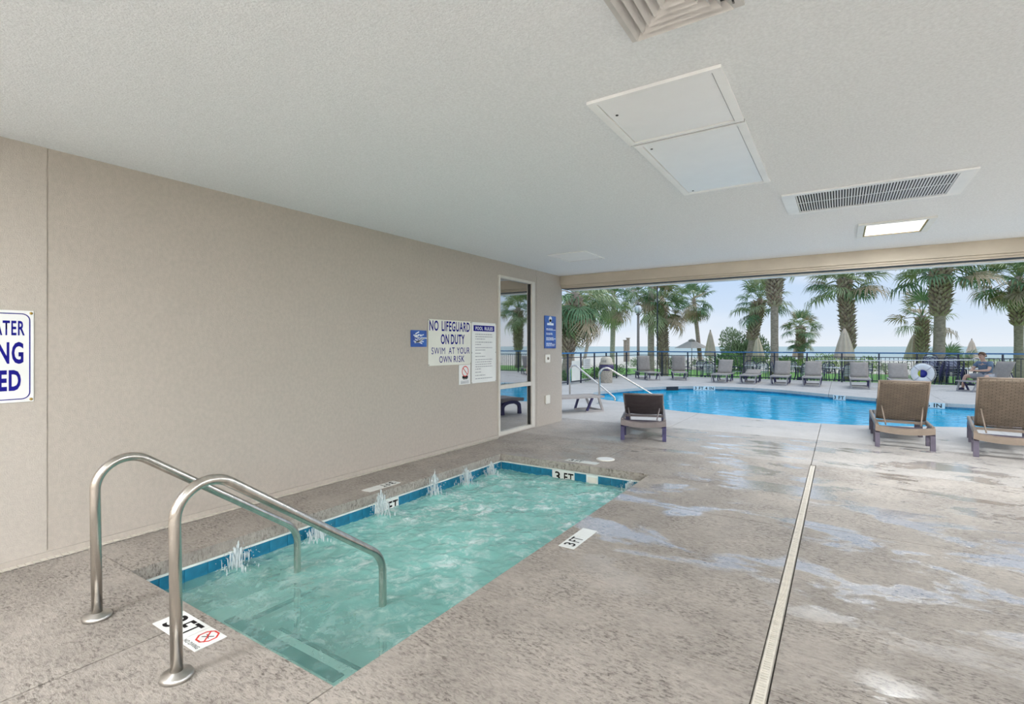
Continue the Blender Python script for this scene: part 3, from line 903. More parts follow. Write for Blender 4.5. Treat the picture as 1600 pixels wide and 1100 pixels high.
def stext(o, s, y, z, h, w, mat, bold, x=0.0113):
    text('lettering', s, mat, BOARD[o.name], wallm(y, z, x), h, w, bold)


# cropped warning sign at the left edge
o = sign('warning_sign', 0.50, 1.062, 1.043, 1.628, 'sign_white', 'white metal sign with navy border and capitals, cut by the left edge')
fr = MB()
pts = fillet([(0.0111, 0.0, 0.272), (0.0111, 0.261, 0.272), (0.0111, 0.261, -0.272), (0.0111, -0.261, -0.272), (0.0111, -0.261, 0.272), (0.0111, 0.0, 0.272)], [0.04, 0.04, 0.04, 0.04], 6)
for a, b in zip(pts, pts[1:]): fr.bar(a, b, 0.006, 0.0005, (1, 0, 0))
fr.build('border', 'ink_blue', BOARD[o.name])
stext(o, 'SHALLOW WATER', -0.013, 0.18, 0.095, 0.50, 'ink_blue', 0.02)
stext(o, 'NO DIVING', 0.001, 0.022, 0.140, 0.46, 'ink_blue', 0.03)
stext(o, 'ALLOWED', 0.009, -0.152, 0.135, 0.42, 'ink_blue', 0.035)
for yy in (-0.268, 0.268):
    for zz in (-0.277, 0.277): screw(o, yy, zz, 0.0105, 0.009)

o = sign('photo_sign', 4.497, 4.778, 1.392, 1.598, 'sign_blue', 'small square blue sign with white splash picture left of lifeguard sign')
rnd = random.Random(3); m = MB()
for k in range(26):
    yy = rnd.gauss(0.015, 0.045); zz = rnd.gauss(-0.01, 0.045)
    if abs(yy) < 0.11 and abs(zz) < 0.085:
        a = rnd.uniform(-0.4, 0.4); l = rnd.uniform(0.02, 0.05)
        m.bar((0.0111, yy - l * math.cos(a), zz - l * math.sin(a)), (0.0111, yy + l * math.cos(a), zz + l * math.sin(a)), rnd.uniform(0.006, 0.014), 0.0005, (1, 0, 0))
tag(m.build('picture', 'ink_white', BOARD[o.name]), kind='stuff')

o = sign('lifeguard_sign', 4.806, 5.692, 1.148, 1.748, 'sign_cream', 'cream sign with large navy letters NO LIFEGUARD ON DUTY')
stext(o, 'NO', -0.335, 0.218, 0.135, 0.175, 'ink_blue', 0.02)
stext(o, 'LIFEGUARD', 0.115, 0.218, 0.135, 0.60, 'ink_blue', 0.022)
stext(o, 'ON', -0.120, 0.045, 0.135, 0.165, 'ink_blue', 0.025)
stext(o, 'DUTY', 0.150, 0.045, 0.135, 0.295, 'ink_blue', 0.025)
stext(o, 'SWIM', -0.250, -0.108, 0.088, 0.265, 'ink_blue', 0.0)
stext(o, 'AT', 0.018, -0.108, 0.088, 0.125, 'ink_blue', 0.008)
stext(o, 'YOUR', 0.270, -0.108, 0.088, 0.285, 'ink_blue', 0.008)
stext(o, 'OWN', -0.110, -0.222, 0.088, 0.245, 'ink_blue', 0.008)
stext(o, 'RISK', 0.178, -0.222, 0.088, 0.235, 'ink_blue', 0.008)
for yy in (-0.432, 0.432):
    for zz in (-0.288, 0.288): screw(o, yy, zz, 0.0105, 0.006, 'ink_black')

o = sign('rules_sign', 5.707, 6.311, 0.870, 1.745, 'sign_white', 'tall white POOL RULES sign with rows of fine print beside the window')
MB().box(0.0106, 0.0110, -0.258, 0.258, 0.310, 0.395).build('heading_band', 'ink_blue', BOARD[o.name])
stext(o, 'POOL', -0.120, 0.352, 0.050, 0.18, 'ink_white', 0.02, 0.0114)
stext(o, 'RULES', 0.115, 0.352, 0.050, 0.21, 'ink_white', 0.02, 0.0114)
rnd = random.Random(5); m = MB(); z = 0.265; k = 0
while z > -0.39:
    L = rnd.choice((0.42, 0.42, 0.40, 0.24, 0.42, 0.14)); yy = -0.215
    while yy < -0.215 + L:
        ww = rnd.uniform(0.02, 0.055); m.box(0.0106, 0.0110, yy, min(yy + ww, -0.215 + L), z - 0.0055, z + 0.0055); yy += ww + 0.010
    k += 1; z -= 0.034 if L > 0.3 else 0.046
tag(m.build('fine_print', 'ink_grey', BOARD[o.name]), kind='stuff')
for yy in (-0.293, 0.293):
    for zz in (-0.428, 0.0, 0.428): screw(o, yy, zz, 0.0105, 0.005, 'ink_black')

o = sign('no_smoking_sign', 5.424, 5.682, 0.868, 1.142, 'sign_white', 'small white no smoking sign below the lifeguard sign', 0.004)
m = MB(); N = 28
vs = [(0.0092, 0.01 + q * math.cos(2 * PI * k / N), 0.045 + q * math.sin(2 * PI * k / N)) for q in (0.075, 0.062) for k in range(N)]
m.add(vs, [(k, (k + 1) % N, N + (k + 1) % N, N + k) for k in range(N)])
m.bar((0.0093, -0.038, 0.092), (0.0093, 0.06, -0.002), 0.012, 0.0006, (1, 0, 0)); m.build('prohibition_sign', 'ink_red', BOARD[o.name])
m = MB(); m.box(0.0088, 0.0091, -0.055, 0.07, -0.052, -0.018); m.box(0.0088, 0.0091, -0.04, 0.06, -0.066, -0.054); m.build('cigarette_figure', 'ink_black', BOARD[o.name])
m = MB()
for zz in (-0.090, -0.106, -0.120): m.box(0.0088, 0.0091, -0.09, 0.09, zz - 0.004, zz + 0.004)
tag(m.build('fine_print', 'ink_grey', BOARD[o.name]), kind='stuff')

o = sign('notice_sign', 7.815, 8.245, 1.362, 1.945, 'sign_blue', 'upright blue notice sign with white lines on the wall end by the opening')
m = MB(); N = 14
for rr, zz in ((0.05, 0.235), (0.035, 0.20)):
    c = [(0.0111, 0.0, zz)] + [(0.0111, rr * 1.2 * math.cos(2 * PI * k / N), zz + rr * math.sin(2 * PI * k / N)) for k in range(N)]
    m.add(c, [(0, 1 + k, 1 + (k + 1) % N) for k in range(N)])
m.box(0.0108, 0.0112, -0.12, 0.12, 0.125, 0.165)
m.build('emblem', 'ink_white', BOARD[o.name])
rnd = random.Random(8); m = MB()
for k, zz in enumerate((0.06, 0.04, -0.02, -0.04, -0.10, -0.12, -0.14, -0.20, -0.22, -0.245)):
    yy = -0.15; L = rnd.uniform(0.20, 0.31)
    while yy < -0.15 + L:
        ww = rnd.uniform(0.02, 0.06); m.box(0.0108, 0.0112, yy, yy + ww, zz - 0.006, zz + 0.006); yy += ww + 0.012
tag(m.build('fine_print', 'ink_white', BOARD[o.name]), kind='stuff')

o = sign('switch_plate', 7.845, 8.02, 1.110, 1.252, 'plate_ivory', 'ivory plate with dark knob under the blue notice sign', 0.008, 'switch')
MB().lathe([(0.024, 0), (0.024, 0.012), (0.016, 0.018)], 16).build('knob', 'lamp_post', o, M=Matrix.Translation((0.0125, 0.005, 0)) @ WALLM)
o = sign('outlet_cover', 7.845, 8.00, 0.374, 0.526, 'plate_ivory', 'plain ivory outlet cover low on the wall end', 0.02, 'outlet', 0.004)
MB().box(0.0245, 0.028, -0.045, 0.045, -0.055, 0.055).build('lid', 'plate_ivory', o, 0.0015)


# ================================================================== CEILING FITTINGS
def cempty(name, x0, x1, y0, y1, label, cat, group=None):
    return empty(name, ((x0 + x1) / 2, (y0 + y1) / 2, ZC), 0, label, cat, group)


def frame(o, w, l, t, mat, z0, z1, name='frame', bev=0.002, wide=None):
    wide = wide or t
    m = MB()
    m.box(-w / 2, -w / 2 + wide, -l / 2, l / 2, z0, z1); m.box(w / 2 - wide, w / 2, -l / 2, l / 2, z0, z1)
    m.box(-w / 2 + wide, w / 2 - wide, -l / 2, -l / 2 + t, z0, z1); m.box(-w / 2 + wide, w / 2 - wide, l / 2 - t, l / 2, z0, z1)
    return m.build(name, mat, o)


for (x0, x1, y0, y1), lab, keys in (((-1.142, -0.463, 2.49, 3.158), 'square white access panel on the ceiling, nearer the vent', [(-0.25, -0.12)]),
                                    ((-1.122, -0.461, 3.178, 4.445), 'long white access panel on the ceiling adjoining the square one', [(-0.25, -0.52), (-0.24, 0.55)])):
    o = cempty('access_panel', x0, x1, y0, y1, lab, 'panel', 'ceiling access panels')
    w_, l_ = x1 - x0, y1 - y0
    frame(o, w_, l_, 0.030, 'white_metal', -0.018, -0.001, wide=0.045)
    door = MB().box(-w_ / 2 + .048, w_ / 2 - .050, -l_ / 2 + .033, l_ / 2 - .033, -0.012, -0.002).build('door', 'panel_white', o, 0.001)
    MB().box(w_ / 2 - .0495, w_ / 2 - .0455, -l_ / 2 + .033, l_ / 2 - .033, -0.008, -0.002).build('hinge_gap', 'gasket_black', o)
    if len(keys) == 1:
        MB().box(-w_ / 2, w_ / 2, l_ / 2 + .002, l_ / 2 + .018, -0.012, -0.001).build('gap_shade', 'gasket_black', o)  # black strip paints in the shade of the gap between the panels
    for kx, ky in keys:
        MB().lathe([(0.008, -0.0145), (0.008, -0.0118)], 12, (kx, ky, 0)).build('lock', 'gasket_black', door)

# square louvred diffuser
o = cempty('ceiling_diffuser', -0.735, -0.315, 1.665, 2.085, 'square louvred air diffuser cut by the top edge of the frame', 'vent')
frame(o, 0.44, 0.44, 0.03, 'vent_metal', -0.012, -0.001)
MB().box(-0.188, 0.188, -0.188, 0.188, -0.004, -0.001).build('throat', 'dark_void', o)
for k in range(5):
    h0 = 0.188 - 0.036 * k; h1 = h0 - 0.026; za, zb = -0.034, -0.006
    vs = [(sx * h0, sy * h0, za) for sx, sy in ((-1, -1), (1, -1), (1, 1), (-1, 1))] + [(sx * h1, sy * h1, zb) for sx, sy in ((-1, -1), (1, -1), (1, 1), (-1, 1))]
    vs += [(v[0], v[1], v[2] + 0.003) for v in vs]
    fs = []
    for i in range(4):
        j = (i + 1) % 4
        fs += [(i, j, 4 + j, 4 + i), (8 + j, 8 + i, 12 + i, 12 + j), (i, 8 + i, 8 + j, j), (4 + j, 12 + j, 12 + i, 4 + i)]
    MB().add(vs, fs).build('louvre', 'vent_metal', o)
MB().box(-0.011, 0.011, -0.011, 0.011, -0.02, -0.006).build('core', 'vent_metal', o, 0.002)

# long return grille
o = cempty('return_grille', -0.43, 0.856, 4.94, 5.69, 'long white slatted return air grille on the ceiling', 'vent')
frame(o, 1.286, 0.75, 0.055, 'white_metal', -0.015, -0.001, wide=0.10)
MB().box(-0.543, 0.543, -0.32, 0.32, -0.003, -0.001).build('backing', 'dark_void', o)
sl = None
for k in range(54):
    xx = -0.535 + 1.07 * k / 53
    if sl is None:
        sl = MB().bar((0, -0.319, -0.009), (0, 0.319, -0.009), 0.0105, 0.003, (0.5, 0, 0.8)).build('slat', 'white_metal', o); sl.location = (xx, 0, 0)
    else:
        c = sl.copy(); COL.objects.link(c); c.parent = o; c.location = (xx, 0, 0)
MB().box(-0.543, 0.543, -0.006, 0.006, -0.006, -0.0035).build('cross_bar', 'white_metal', o)


def ceiling_light(x0, x1, y0, y1, lab, lit=True):
    o = cempty('ceiling_light', x0, x1, y0, y1, lab, 'light', 'recessed ceiling lights')
    w_, l_ = x1 - x0, y1 - y0
    frame(o, w_, l_, 0.05, 'white_trim', -0.020, -0.001, wide=0.06)
    frame(o, w_ - 0.125, l_ - 0.105, 0.014, 'brass', -0.016, -0.0015, 'inner_frame')
    MB().box(-w_ / 2 + .078, w_ / 2 - .078, -l_ / 2 + .068, l_ / 2 - .068, -0.012, -0.002).build('lens', 'lamp_lens', o)
    ld = bpy.data.lights.new('fixture_lamp', 'AREA'); ld.shape = 'RECTANGLE'; ld.size = w_ - 0.16; ld.size_y = l_ - 0.14
    ld.energy = LAMP_W; ld.color = (0.93, 0.97, 1.0)
    lo = bpy.data.objects.new('fixture_lamp', ld); COL.objects.link(lo); lo.parent = o; lo.location = (0, 0, -0.022)
    return o


ceiling_light(0.16, 0.82, 6.57, 7.33, 'lit recessed ceiling light in the white frame near the opening')
k = 0
for x, y in ((3.6, 6.57), (6.8, 6.57), (3.6, 2.6), (6.8, 2.6), (-3.1, -1.6), (-0.3, -1.6), (3.0, -1.6), (6.4, -1.6), (-3.1, -4.2), (0.6, -4.2), (4.0, -4.2)):  # unseen fixtures, added to brighten the covered deck
    ceiling_light(x, x + 0.66, y, y + 0.76, 'added fill light, recessed in the ceiling out past the edge of the frame')



def uplight(x, y, z, face, lab, k_=1.0):
    """added fill light built as a wall uplighter: bracket, bowl, lamp shining at the ceiling"""
    o = empty('fill_uplight', (x, y, z), face, lab, 'light', 'added fill uplights out past the edge of the frame')  # unseen lamp, added to lift the ceiling and wall brightness
    MB().box(-0.05, 0.05, -0.02, 0.02, -0.10, 0.08).build('bracket', 'lamp_post', o, 0.004)
    MB().box(-0.30, 0.30, 0.02, 0.30, -0.06, -0.02).box(-0.30, 0.30, 0.28, 0.30, -0.02, 0.05).box(-0.30, -0.28, 0.02, 0.28, -0.02, 0.05).box(0.28, 0.30, 0.02, 0.28, -0.02, 0.05).build('bowl', 'white_metal', o)
    ld = bpy.data.lights.new('fill_lamp', 'AREA'); ld.shape = 'RECTANGLE'; ld.size = 0.52; ld.size_y = 0.22
    ld.energy = UP_W * k_; ld.color = (0.93, 0.97, 1.0)
    lo = bpy.data.objects.new('fill_lamp', ld); COL.objects.link(lo); lo.parent = o; lo.location = (0, 0.15, -0.01); lo.rotation_euler = (PI, 0, 0)


COLN = [(8.8, 1.2), (8.8, 3.4), (8.8, 5.6)]
for k, (x, y) in enumerate(COLN):
    c = MB().box(x - 0.2, x + 0.2, y - 0.2, y + 0.2, 0.0, ZC).build('trim_%d' % (k + 3), 'wall_paint'); tag(c, 'square beige column out past the right edge', None, None, 'structure')
    uplight(x - 0.22, y, 1.15, R(90), 'added fill uplight on a square column out past the right edge', 1.1)
for x in (-3.4, -1.4, 0.6, 2.6, 4.6, 6.6):
    uplight(x, -4.98, 1.15, 0.0, 'added fill uplight on the back wall behind the viewer', 0.95)

o = cempty('ceiling_hatch', -3.52, -2.93, 6.35, 7.05, 'small flush white hatch in the ceiling near the window', 'panel')
frame(o, 0.59, 0.70, 0.03, 'white_metal', -0.012, -0.001)
MB().box(-0.255, 0.255, -0.31, 0.31, -0.010, -0.002).build('door', 'panel_white', o, 0.001)
MB().box(-0.26, 0.26, 0.312, 0.317, -0.010, -0.002).build('gap', 'gasket_black', o)


# ================================================================== LOUNGERS
def pad(w0, w1, l, t, nx=10, ny=16, bulge=0.0, seed=0, wr=0.0):
    """woven panel: width w0 at y=0 to w1 at y=l, thickness t, lightly wavy"""
    m = MB(); vs = []; fs = []
    for s in (0, 1):
        for j in range(ny + 1):
            for i in range(nx + 1):
                v = j / ny; u = i / nx - 0.5
                ww = w0 + (w1 - w0) * v
                b = bulge * (1 - (2 * u) ** 2) + wr * noise.noise(Vector((u * 5 + v * 4, v * 9 - u * 3, seed)))
                edge = t * (0.5 + 0.5 * min(1, min(i, nx - i, j, ny - j)))
                vs.append((u * ww, v * l, (edge / 2 if s else -edge / 2) + b))
    N = (nx + 1) * (ny + 1)
    for j in range(ny):
        for i in range(nx):
            a = j * (nx + 1) + i
            fs.append((a, a + nx + 1, a + nx + 2, a + 1)); fs.append((N + a, N + a + 1, N + a + nx + 2, N + a + nx + 1))
    bd = [i for i in range(nx + 1)] + [j * (nx + 1) + nx for j in range(1, ny + 1)] + [ny * (nx + 1) + i for i in range(nx - 1, -1, -1)] + [j * (nx + 1) for j in range(ny - 1, 0, -1)]
    for a, b in zip(bd, bd[1:] + bd[:1]): fs.append((a, b, N + b, N + a))
    return m.add(vs, fs, True)


def arch(y0, y1, x, zt, w):
    """inverted-U moulded leg: two splayed feet joined by an arch"""
    m = MB(); n_ = 10; outer = []; inner = []
    ym = (y0 + y1) / 2; hw = (y1 - y0) / 2
    for k in range(n_ + 1):
        a = PI * k / n_
        outer.append((ym - (hw + 0.035) * math.cos(a) * (1 if 0.15 < k / n_ < .85 else 1), 0.12 + (zt - 0.12) * math.sin(a) ** 0.6))
        inner.append((ym - (hw - 0.025) * math.cos(a), 0.12 + (zt - 0.185) * math.sin(a) ** 0.75))
    outer = [(y0 - 0.045, 0.0)] + outer + [(y1 + 0.045, 0.0)]
    inner = [(y0 + 0.03, 0.0)] + inner + [(y1 - 0.03, 0.0)]
    L = len(outer); vs = []
    for xx in (x - w / 2, x + w / 2):
        vs += [(xx, a, b) for a, b in outer] + [(xx, a, b) for a, b in inner]
    fs = []
    for k in range(L - 1):
        fs += [(k, L + k, L + k + 1, k + 1), (2 * L + k, 2 * L + k + 1, 3 * L + k + 1, 3 * L + k), (k, k + 1, 2 * L + k + 1, 2 * L + k), (L + k, 3 * L + k, 3 * L + k + 1, L + k + 1)]
    fs += [(0, 2 * L, 3 * L, L), (L - 1, 2 * L - 1, 4 * L - 1, 3 * L - 1)]
    return m.add(vs, fs)


def resin_lounger(loc, rz, ang, backlen, panel, fr, label, wrinkle=0.0, legmat=None):
    o = empty('pool_lounger', loc, rz, label, 'lounger')
    legmat = legmat or fr
    for s in (-1, 1):
        MB().box(s * 0.305 - 0.02, s * 0.305 + 0.02, 0.02, 1.86, 0.262, 0.325).build('side_rail', fr, o, 0.008)
        arch(0.03, 0.44, s * 0.30, 0.285, 0.055).build('leg', legmat, o)
        arch(1.30, 1.74, s * 0.30, 0.285, 0.055).build('leg', legmat, o)
        MB().tube(fillet([(s * 0.235, 0.62 - math.cos(ang) * backlen * 0.42, 0.335 + math.sin(ang) * backlen * 0.42 - 0.035), (s * 0.215, 0.30, 0.42 if ang > .6 else 0.36), (s * 0.195, 0.20, 0.29)], 0.08, 5), 0.009, 8).build('stay', fr, o)
    m = MB(); n_ = 12; vs = []; fs = []
    for k in range(n_ + 1):
        u = k / n_ * 2 - 1; dip = -0.035 * (1 - u * u)
        for yy, zz in ((-0.01, 0.225), (-0.01, 0.30), (0.05, 0.31), (0.05, 0.235)):
            vs.append((u * 0.325, yy, zz + dip))
    for k in range(n_):
        for c in range(4):
            a = k * 4 + c; b = k * 4 + (c + 1) % 4; fs.append((a, b, b + 4, a + 4))
    fs += [(3, 2, 1, 0), (n_ * 4, n_ * 4 + 1, n_ * 4 + 2, n_ * 4 + 3)]
    m.add(vs, fs).build('rear_rail', fr, o)
    MB().box(-0.285, 0.285, 1.80, 1.86, 0.262, 0.320).build('foot_rail', fr, o, 0.008)
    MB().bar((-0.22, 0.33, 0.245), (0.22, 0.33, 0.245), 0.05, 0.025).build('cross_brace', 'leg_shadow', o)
    MB().bar((-0.285, 0.62, 0.29), (0.285, 0.62, 0.29), 0.04, 0.035).build('hinge_bar', fr, o)
    s_ = pad(0.56, 0.56, 1.16, 0.022, 8, 14, -0.012).build('seat', panel, o); s_.location = (0, 0.645, 0.325)
    b = pad(0.56, 0.545, backlen, 0.026, 12, 18, -0.008, 2.0, wrinkle).build('backrest', panel, o)
    b.matrix_local = Matrix.Translation((0, 0.62, 0.335)) @ Matrix.Rotation(PI, 4, 'Z') @ Matrix.Rotation(ang, 4, 'X')
    e = MB()
    for s in (-1, 1): e.tube([(s * 0.283, 0.0, 0), (s * 0.276, backlen, 0)], 0.013, 8)
    e.tube([(-0.276, backlen, 0), (0.276, backlen, 0)], 0.013, 8)
    e.build('back_frame', fr, b)
    m = MB()
    for k in (-1, 0, 1): m.bar((k * 0.12 - 0.045, 0.60, 0.342), (k * 0.12 + 0.045, 0.60, 0.342), 0.012, 0.010)
    m.build('vent_slots', 'strap_white', o)
    return o


resin_lounger((-2.45, 7.34, 0), R(17), R(27), 0.80, 'mesh_dark', 'dark_frame', 'dark mesh lounger with wrinkled low back, nearest the window', 0.012, 'navy_frame')
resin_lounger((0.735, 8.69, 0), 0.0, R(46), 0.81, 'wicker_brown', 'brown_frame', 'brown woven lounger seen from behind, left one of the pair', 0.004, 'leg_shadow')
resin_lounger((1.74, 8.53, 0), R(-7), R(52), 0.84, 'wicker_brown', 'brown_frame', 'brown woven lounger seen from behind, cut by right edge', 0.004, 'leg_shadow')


def sling_lounger(loc, rz, ang, label, back=True):
    """grey lounger: origin at the floor under the foot end, head towards +y"""
    o = empty('sling_lounger', loc, rz, label, 'lounger', 'grey loungers around the pool')
    W = 0.27
    for s in (-1, 1):
        MB().box(s * W - 0.018, s * W + 0.018, 0.0, 1.78, 0.295, 0.335).build('side_rail', 'grey_frame', o)
        MB().bar((s * W, 0.14, 0.30), (s * 0.24, 0.02, 0.02), 0.035, 0.045, (0, 1, 0)).build('leg', 'grey_frame', o)
        MB().bar((s * W, 0.30, 0.30), (s * 0.24, 0.42, 0.02), 0.035, 0.045, (0, 1, 0)).build('leg', 'navy_frame', o)
        MB().bar((s * W, 1.28, 0.30), (s * 0.24, 1.16, 0.02), 0.035, 0.045, (0, 1, 0)).build('leg', 'navy_frame', o)
        MB().bar((s * W, 1.46, 0.30), (s * 0.24, 1.58, 0.02), 0.035, 0.045, (0, 1, 0)).build('leg', 'navy_frame', o)
        MB().bar((s * 0.24, 0.0, 0.016), (s * 0.24, 0.44, 0.016), 0.035, 0.03).build('runner', 'grey_frame', o)
        MB().bar((s * 0.24, 1.14, 0.016), (s * 0.24, 1.60, 0.016), 0.035, 0.03).build('runner', 'grey_frame', o)
    MB().bar((-0.25, 0.02, 0.018), (0.25, 0.02, 0.018), 0.035, 0.035).build('foot_bar', 'grey_frame', o)
    MB().bar((-0.27, 0.02, 0.315), (0.27, 0.02, 0.315), 0.035, 0.04).build('end_rail', 'grey_frame', o)
    MB().bar((-0.25, 1.58, 0.018), (0.25, 1.58, 0.018), 0.035, 0.035).build('foot_bar', 'grey_frame', o)
    s_ = pad(0.50, 0.50, 1.14, 0.02, 4, 6, -0.01).build('seat', 'grey_sling', o); s_.location = (0, 0.04, 0.328)
    b = pad(0.53, 0.53, 0.66, 0.03, 4, 6, 0.0).build('backrest', 'grey_sling', o)
    b.matrix_local = Matrix.Translation((0, 1.18, 0.335)) @ Matrix.Rotation(ang, 4, 'X')
    if ang > 0.2:
        p = Matrix.Translation((0, 1.18, 0.335)) @ Matrix.Rotation(ang, 4, 'X') @ Vector((0, 0.36, -0.02))
        MB().bar((-0.2, p.y, p.z), (-0.2, p.y + 0.16, 0.32), 0.02, 0.02).build('prop', 'navy_frame', o)
        MB().bar((0.2, p.y, p.z), (0.2, p.y + 0.16, 0.32), 0.02, 0.02).build('prop', 'navy_frame', o)
    return o


sling_lounger((-4.50, 10.38, 0), R(147), 0.0, 'grey lounger lying flat, half hidden behind the wall end')
sling_lounger((-6.38, 20.5, 0), R(38), R(80), 'grey lounger with upright back, leftmost of the fence row and turned')
sling_lounger((-5.48, 21.05, 0), R(18), R(80), 'grey lounger with tall upright back, second of the fence row from the left')
sling_lounger((-3.90, 20.45, 0), 0, R(52), 'grey reclined lounger third in the fence row, beside the patio table')
sling_lounger((-2.88, 20.40, 0), 0, R(12), 'grey lounger with back nearly flat, fourth in the fence row')
sling_lounger((-1.84, 20.25, 0), 0, R(50), 'grey reclined lounger fifth in the fence row')
sling_lounger((-0.84, 20.22, 0), 0, R(50), 'grey reclined lounger sixth in the fence row')
sling_lounger((0.55, 20.0, 0), 0, R(50), 'grey reclined lounger seventh in the fence row, apart from the rest')
sling_lounger((1.62, 19.9, 0), 0, R(48), 'grey lounger half hidden behind the left brown lounger')

# ================================================================== SWIMMING POOL
PO = empty('swimming_pool', (0, 0, 0), 0, 'free-form swimming pool with bright blue water beyond the opening', 'pool')
NP = len(POOL)
m = MB(); vs = [(p.x, p.y, -0.10) for p in POOL] + [(p.x, p.y, -1.3) for p in POOL]
m.add(vs, [(i, i + NP, (i + 1) % NP + NP, (i + 1) % NP) for i in range(NP)])
m.add([(-6.5, 10.4, -1.3), (7.3, 10.4, -1.3), (7.3, 19.1, -1.3), (-6.5, 19.1, -1.3)], [(0, 1, 2, 3)])
m.build('basin', 'plaster_pool', PO)
m = MB()
cx = sum(p.x for p in POOL) / NP; cyy = sum(p.y for p in POOL) / NP
for i in range(NP):
    a, b = POOL[i], POOL[(i + 1) % NP]
    t = (b - a).normalized(); nrm = Vector((-t.y, t.x))
    if not in_poly((a.x + b.x) / 2 + nrm.x * .05, (a.y + b.y) / 2 + nrm.y * .05, POOL): nrm = -nrm
    a2, b2 = a + nrm * 0.012, b + nrm * 0.012
    m.add([(a.x, a.y, -0.085), (b.x, b.y, -0.085), (b2.x, b2.y, -0.085), (a2.x, a2.y, -0.085), (a2.x, a2.y, -0.25), (b2.x, b2.y, -0.25)], [(0, 1, 2, 3), (3, 2, 5, 4)])
tag(m.build('waterline_band', 'tile_blue', PO), kind='stuff')
vs = [Vector((p.x, p.y)) for p in POOL]
wm = MB(); wm.add([(p.x, p.y, -0.14) for p in POOL], [tuple(range(NP))])
PW = wm.build('pool_water', 'pool_water')
if PW.data.polygons[0].normal.z < 0: PW.data.flip_normals()
tag(PW, 'calm bright blue water filling the swimming pool', 'water', None, 'stuff')


def pool_marker(x, y, s, w):
    # on the far side of the pool, square to the edge
    i = min(range(NP), key=lambda k: (POOL[k].x - x) ** 2 + (POOL[k].y - y) ** 2)
    a, b = POOL[i - 1], POOL[(i + 1) % NP]
    t = (b - a).normalized()
    if t.x < 0: t = -t
    nrm = Vector((t.y, -t.x))
    c = POOL[i] + nrm * 0.05
    M = Matrix(((t.x, 0, nrm.x, c.x), (t.y, 0, nrm.y, c.y), (0, 1, 0, -0.06), (0, 0, 0, 1)))
    if s is None:
        MB().box(-w / 2, w / 2, -0.07, 0.05, -0.04, 0).build('skimmer_mouth', 'dark_void', PO, M=M)
        return
    MB().box(-w / 2, w / 2, -0.075, 0.06, -0.04, 0).build('depth_tile', 'tile_white', PO, M=M)
    text('marking', s, 'ink_black', PO, M @ Matrix.Translation((0, -0.005, 0.002)), 0.10, w * 0.86, 0.02)


pool_marker(-3.9, 18.5, '3 FT 4 IN', 0.72)
pool_marker(-0.2, 17.2, '3 FT', 0.34)
pool_marker(1.75, 16.35, '3 FT 6 IN', 0.80)
pool_marker(-4.95, 17.8, None, 0.45)
pool_marker(0.9, 16.7, None, 0.40)

for pa, pb, lab in (((-6.35, 12.75), (-4.90, 12.45), 'steel pool handrail farther from the dark lounger, beside the wall end'),
                    ((-4.93, 11.50), (-3.62, 12.35), 'steel pool handrail with hooped top, directly behind the dark lounger')):
    o = empty('pool_handrail', (pa[0], pa[1], 0), 0, lab, 'handrail', 'handrails at the pool steps')
    dv = Vector((pb[0] - pa[0], pb[1] - pa[1], 0)); L = dv.length; dv.normalize()
    pth = [Vector((0, 0, 0)), Vector((0, 0, 1.0)), dv * L + Vector((0, 0, 0.06)), dv * L + Vector((0, 0, -0.25))]
    MB().tube(fillet(pth, [0.30, 0.06], 10), 0.024, 12).build('rail', 'steel', o)
    MB().lathe([(0.06, 0.0), (0.06, 0.012), (0.03, 0.022)], 18).build('flange', 'steel_plate', o)

# ================================================================== FENCE
FO = empty('pool_fence', (0, 0, 0), 0, 'black railing fence with blue top rail around the pool deck', 'fence')
runs = [((-8.35, 15.6), (-8.15, 23.6)), ((-8.15, 23.6), (1.22, 23.5)), ((1.22, 23.5), (9.0, 22.6))]
post_me = MB().box(-0.025, 0.025, -0.025, 0.025, 0, 1.12).build('post', 'fence_black', FO, 0.004)
post_me.location = (-8.15, 23.6, 0)


def post(x, y):
    c = post_me.copy(); COL.objects.link(c); c.parent = FO; c.location = (x, y, 0)


pk = None
for ri, (a, b) in enumerate(runs):
    a = Vector((*a, 0)); b = Vector((*b, 0)); dd = b - a; L = dd.length; dd.normalize()
    MB().bar(a + Vector((0, 0, 1.145)), b + Vector((0, 0, 1.145)), 0.075, 0.05).build('top_rail', 'rail_blue', FO, 0.008)
    MB().bar(a + Vector((0, 0, 0.98)), b + Vector((0, 0, 0.98)), 0.028, 0.028).build('mid_rail', 'fence_black', FO)
    MB().bar(a + Vector((0, 0, 0.09)), b + Vector((0, 0, 0.09)), 0.028, 0.035).build('bottom_rail', 'fence_black', FO)
    if ri == 0:
        for yy in (16.55, 17.6, 18.8, 19.95, 21.05, 22.2): post(-8.35 + 0.2 * (yy - 15.6) / 8, yy)
        continue
    nseg = 8 if ri == 1 else 7
    for k in range(1, nseg + (0 if ri == 1 else 1)):
        q = a + dd * (L * k / nseg); post(q.x, q.y)
    post(*b.xy) if ri == 1 else None
    n_ = int(L / 0.128)
    for k in range(n_):
        s = (k + 0.5) * L / n_
        if ri == 1 and s < 1.0: continue
        q = a + dd * s
        if pk is None:
            pk = MB().box(-0.008, 0.008, -0.008, 0.008, 0.09, 0.98).build('picket', 'fence_black', FO); pk.location = q
        else:
            c = pk.copy(); COL.objects.link(c); c.parent = FO; c.location = q

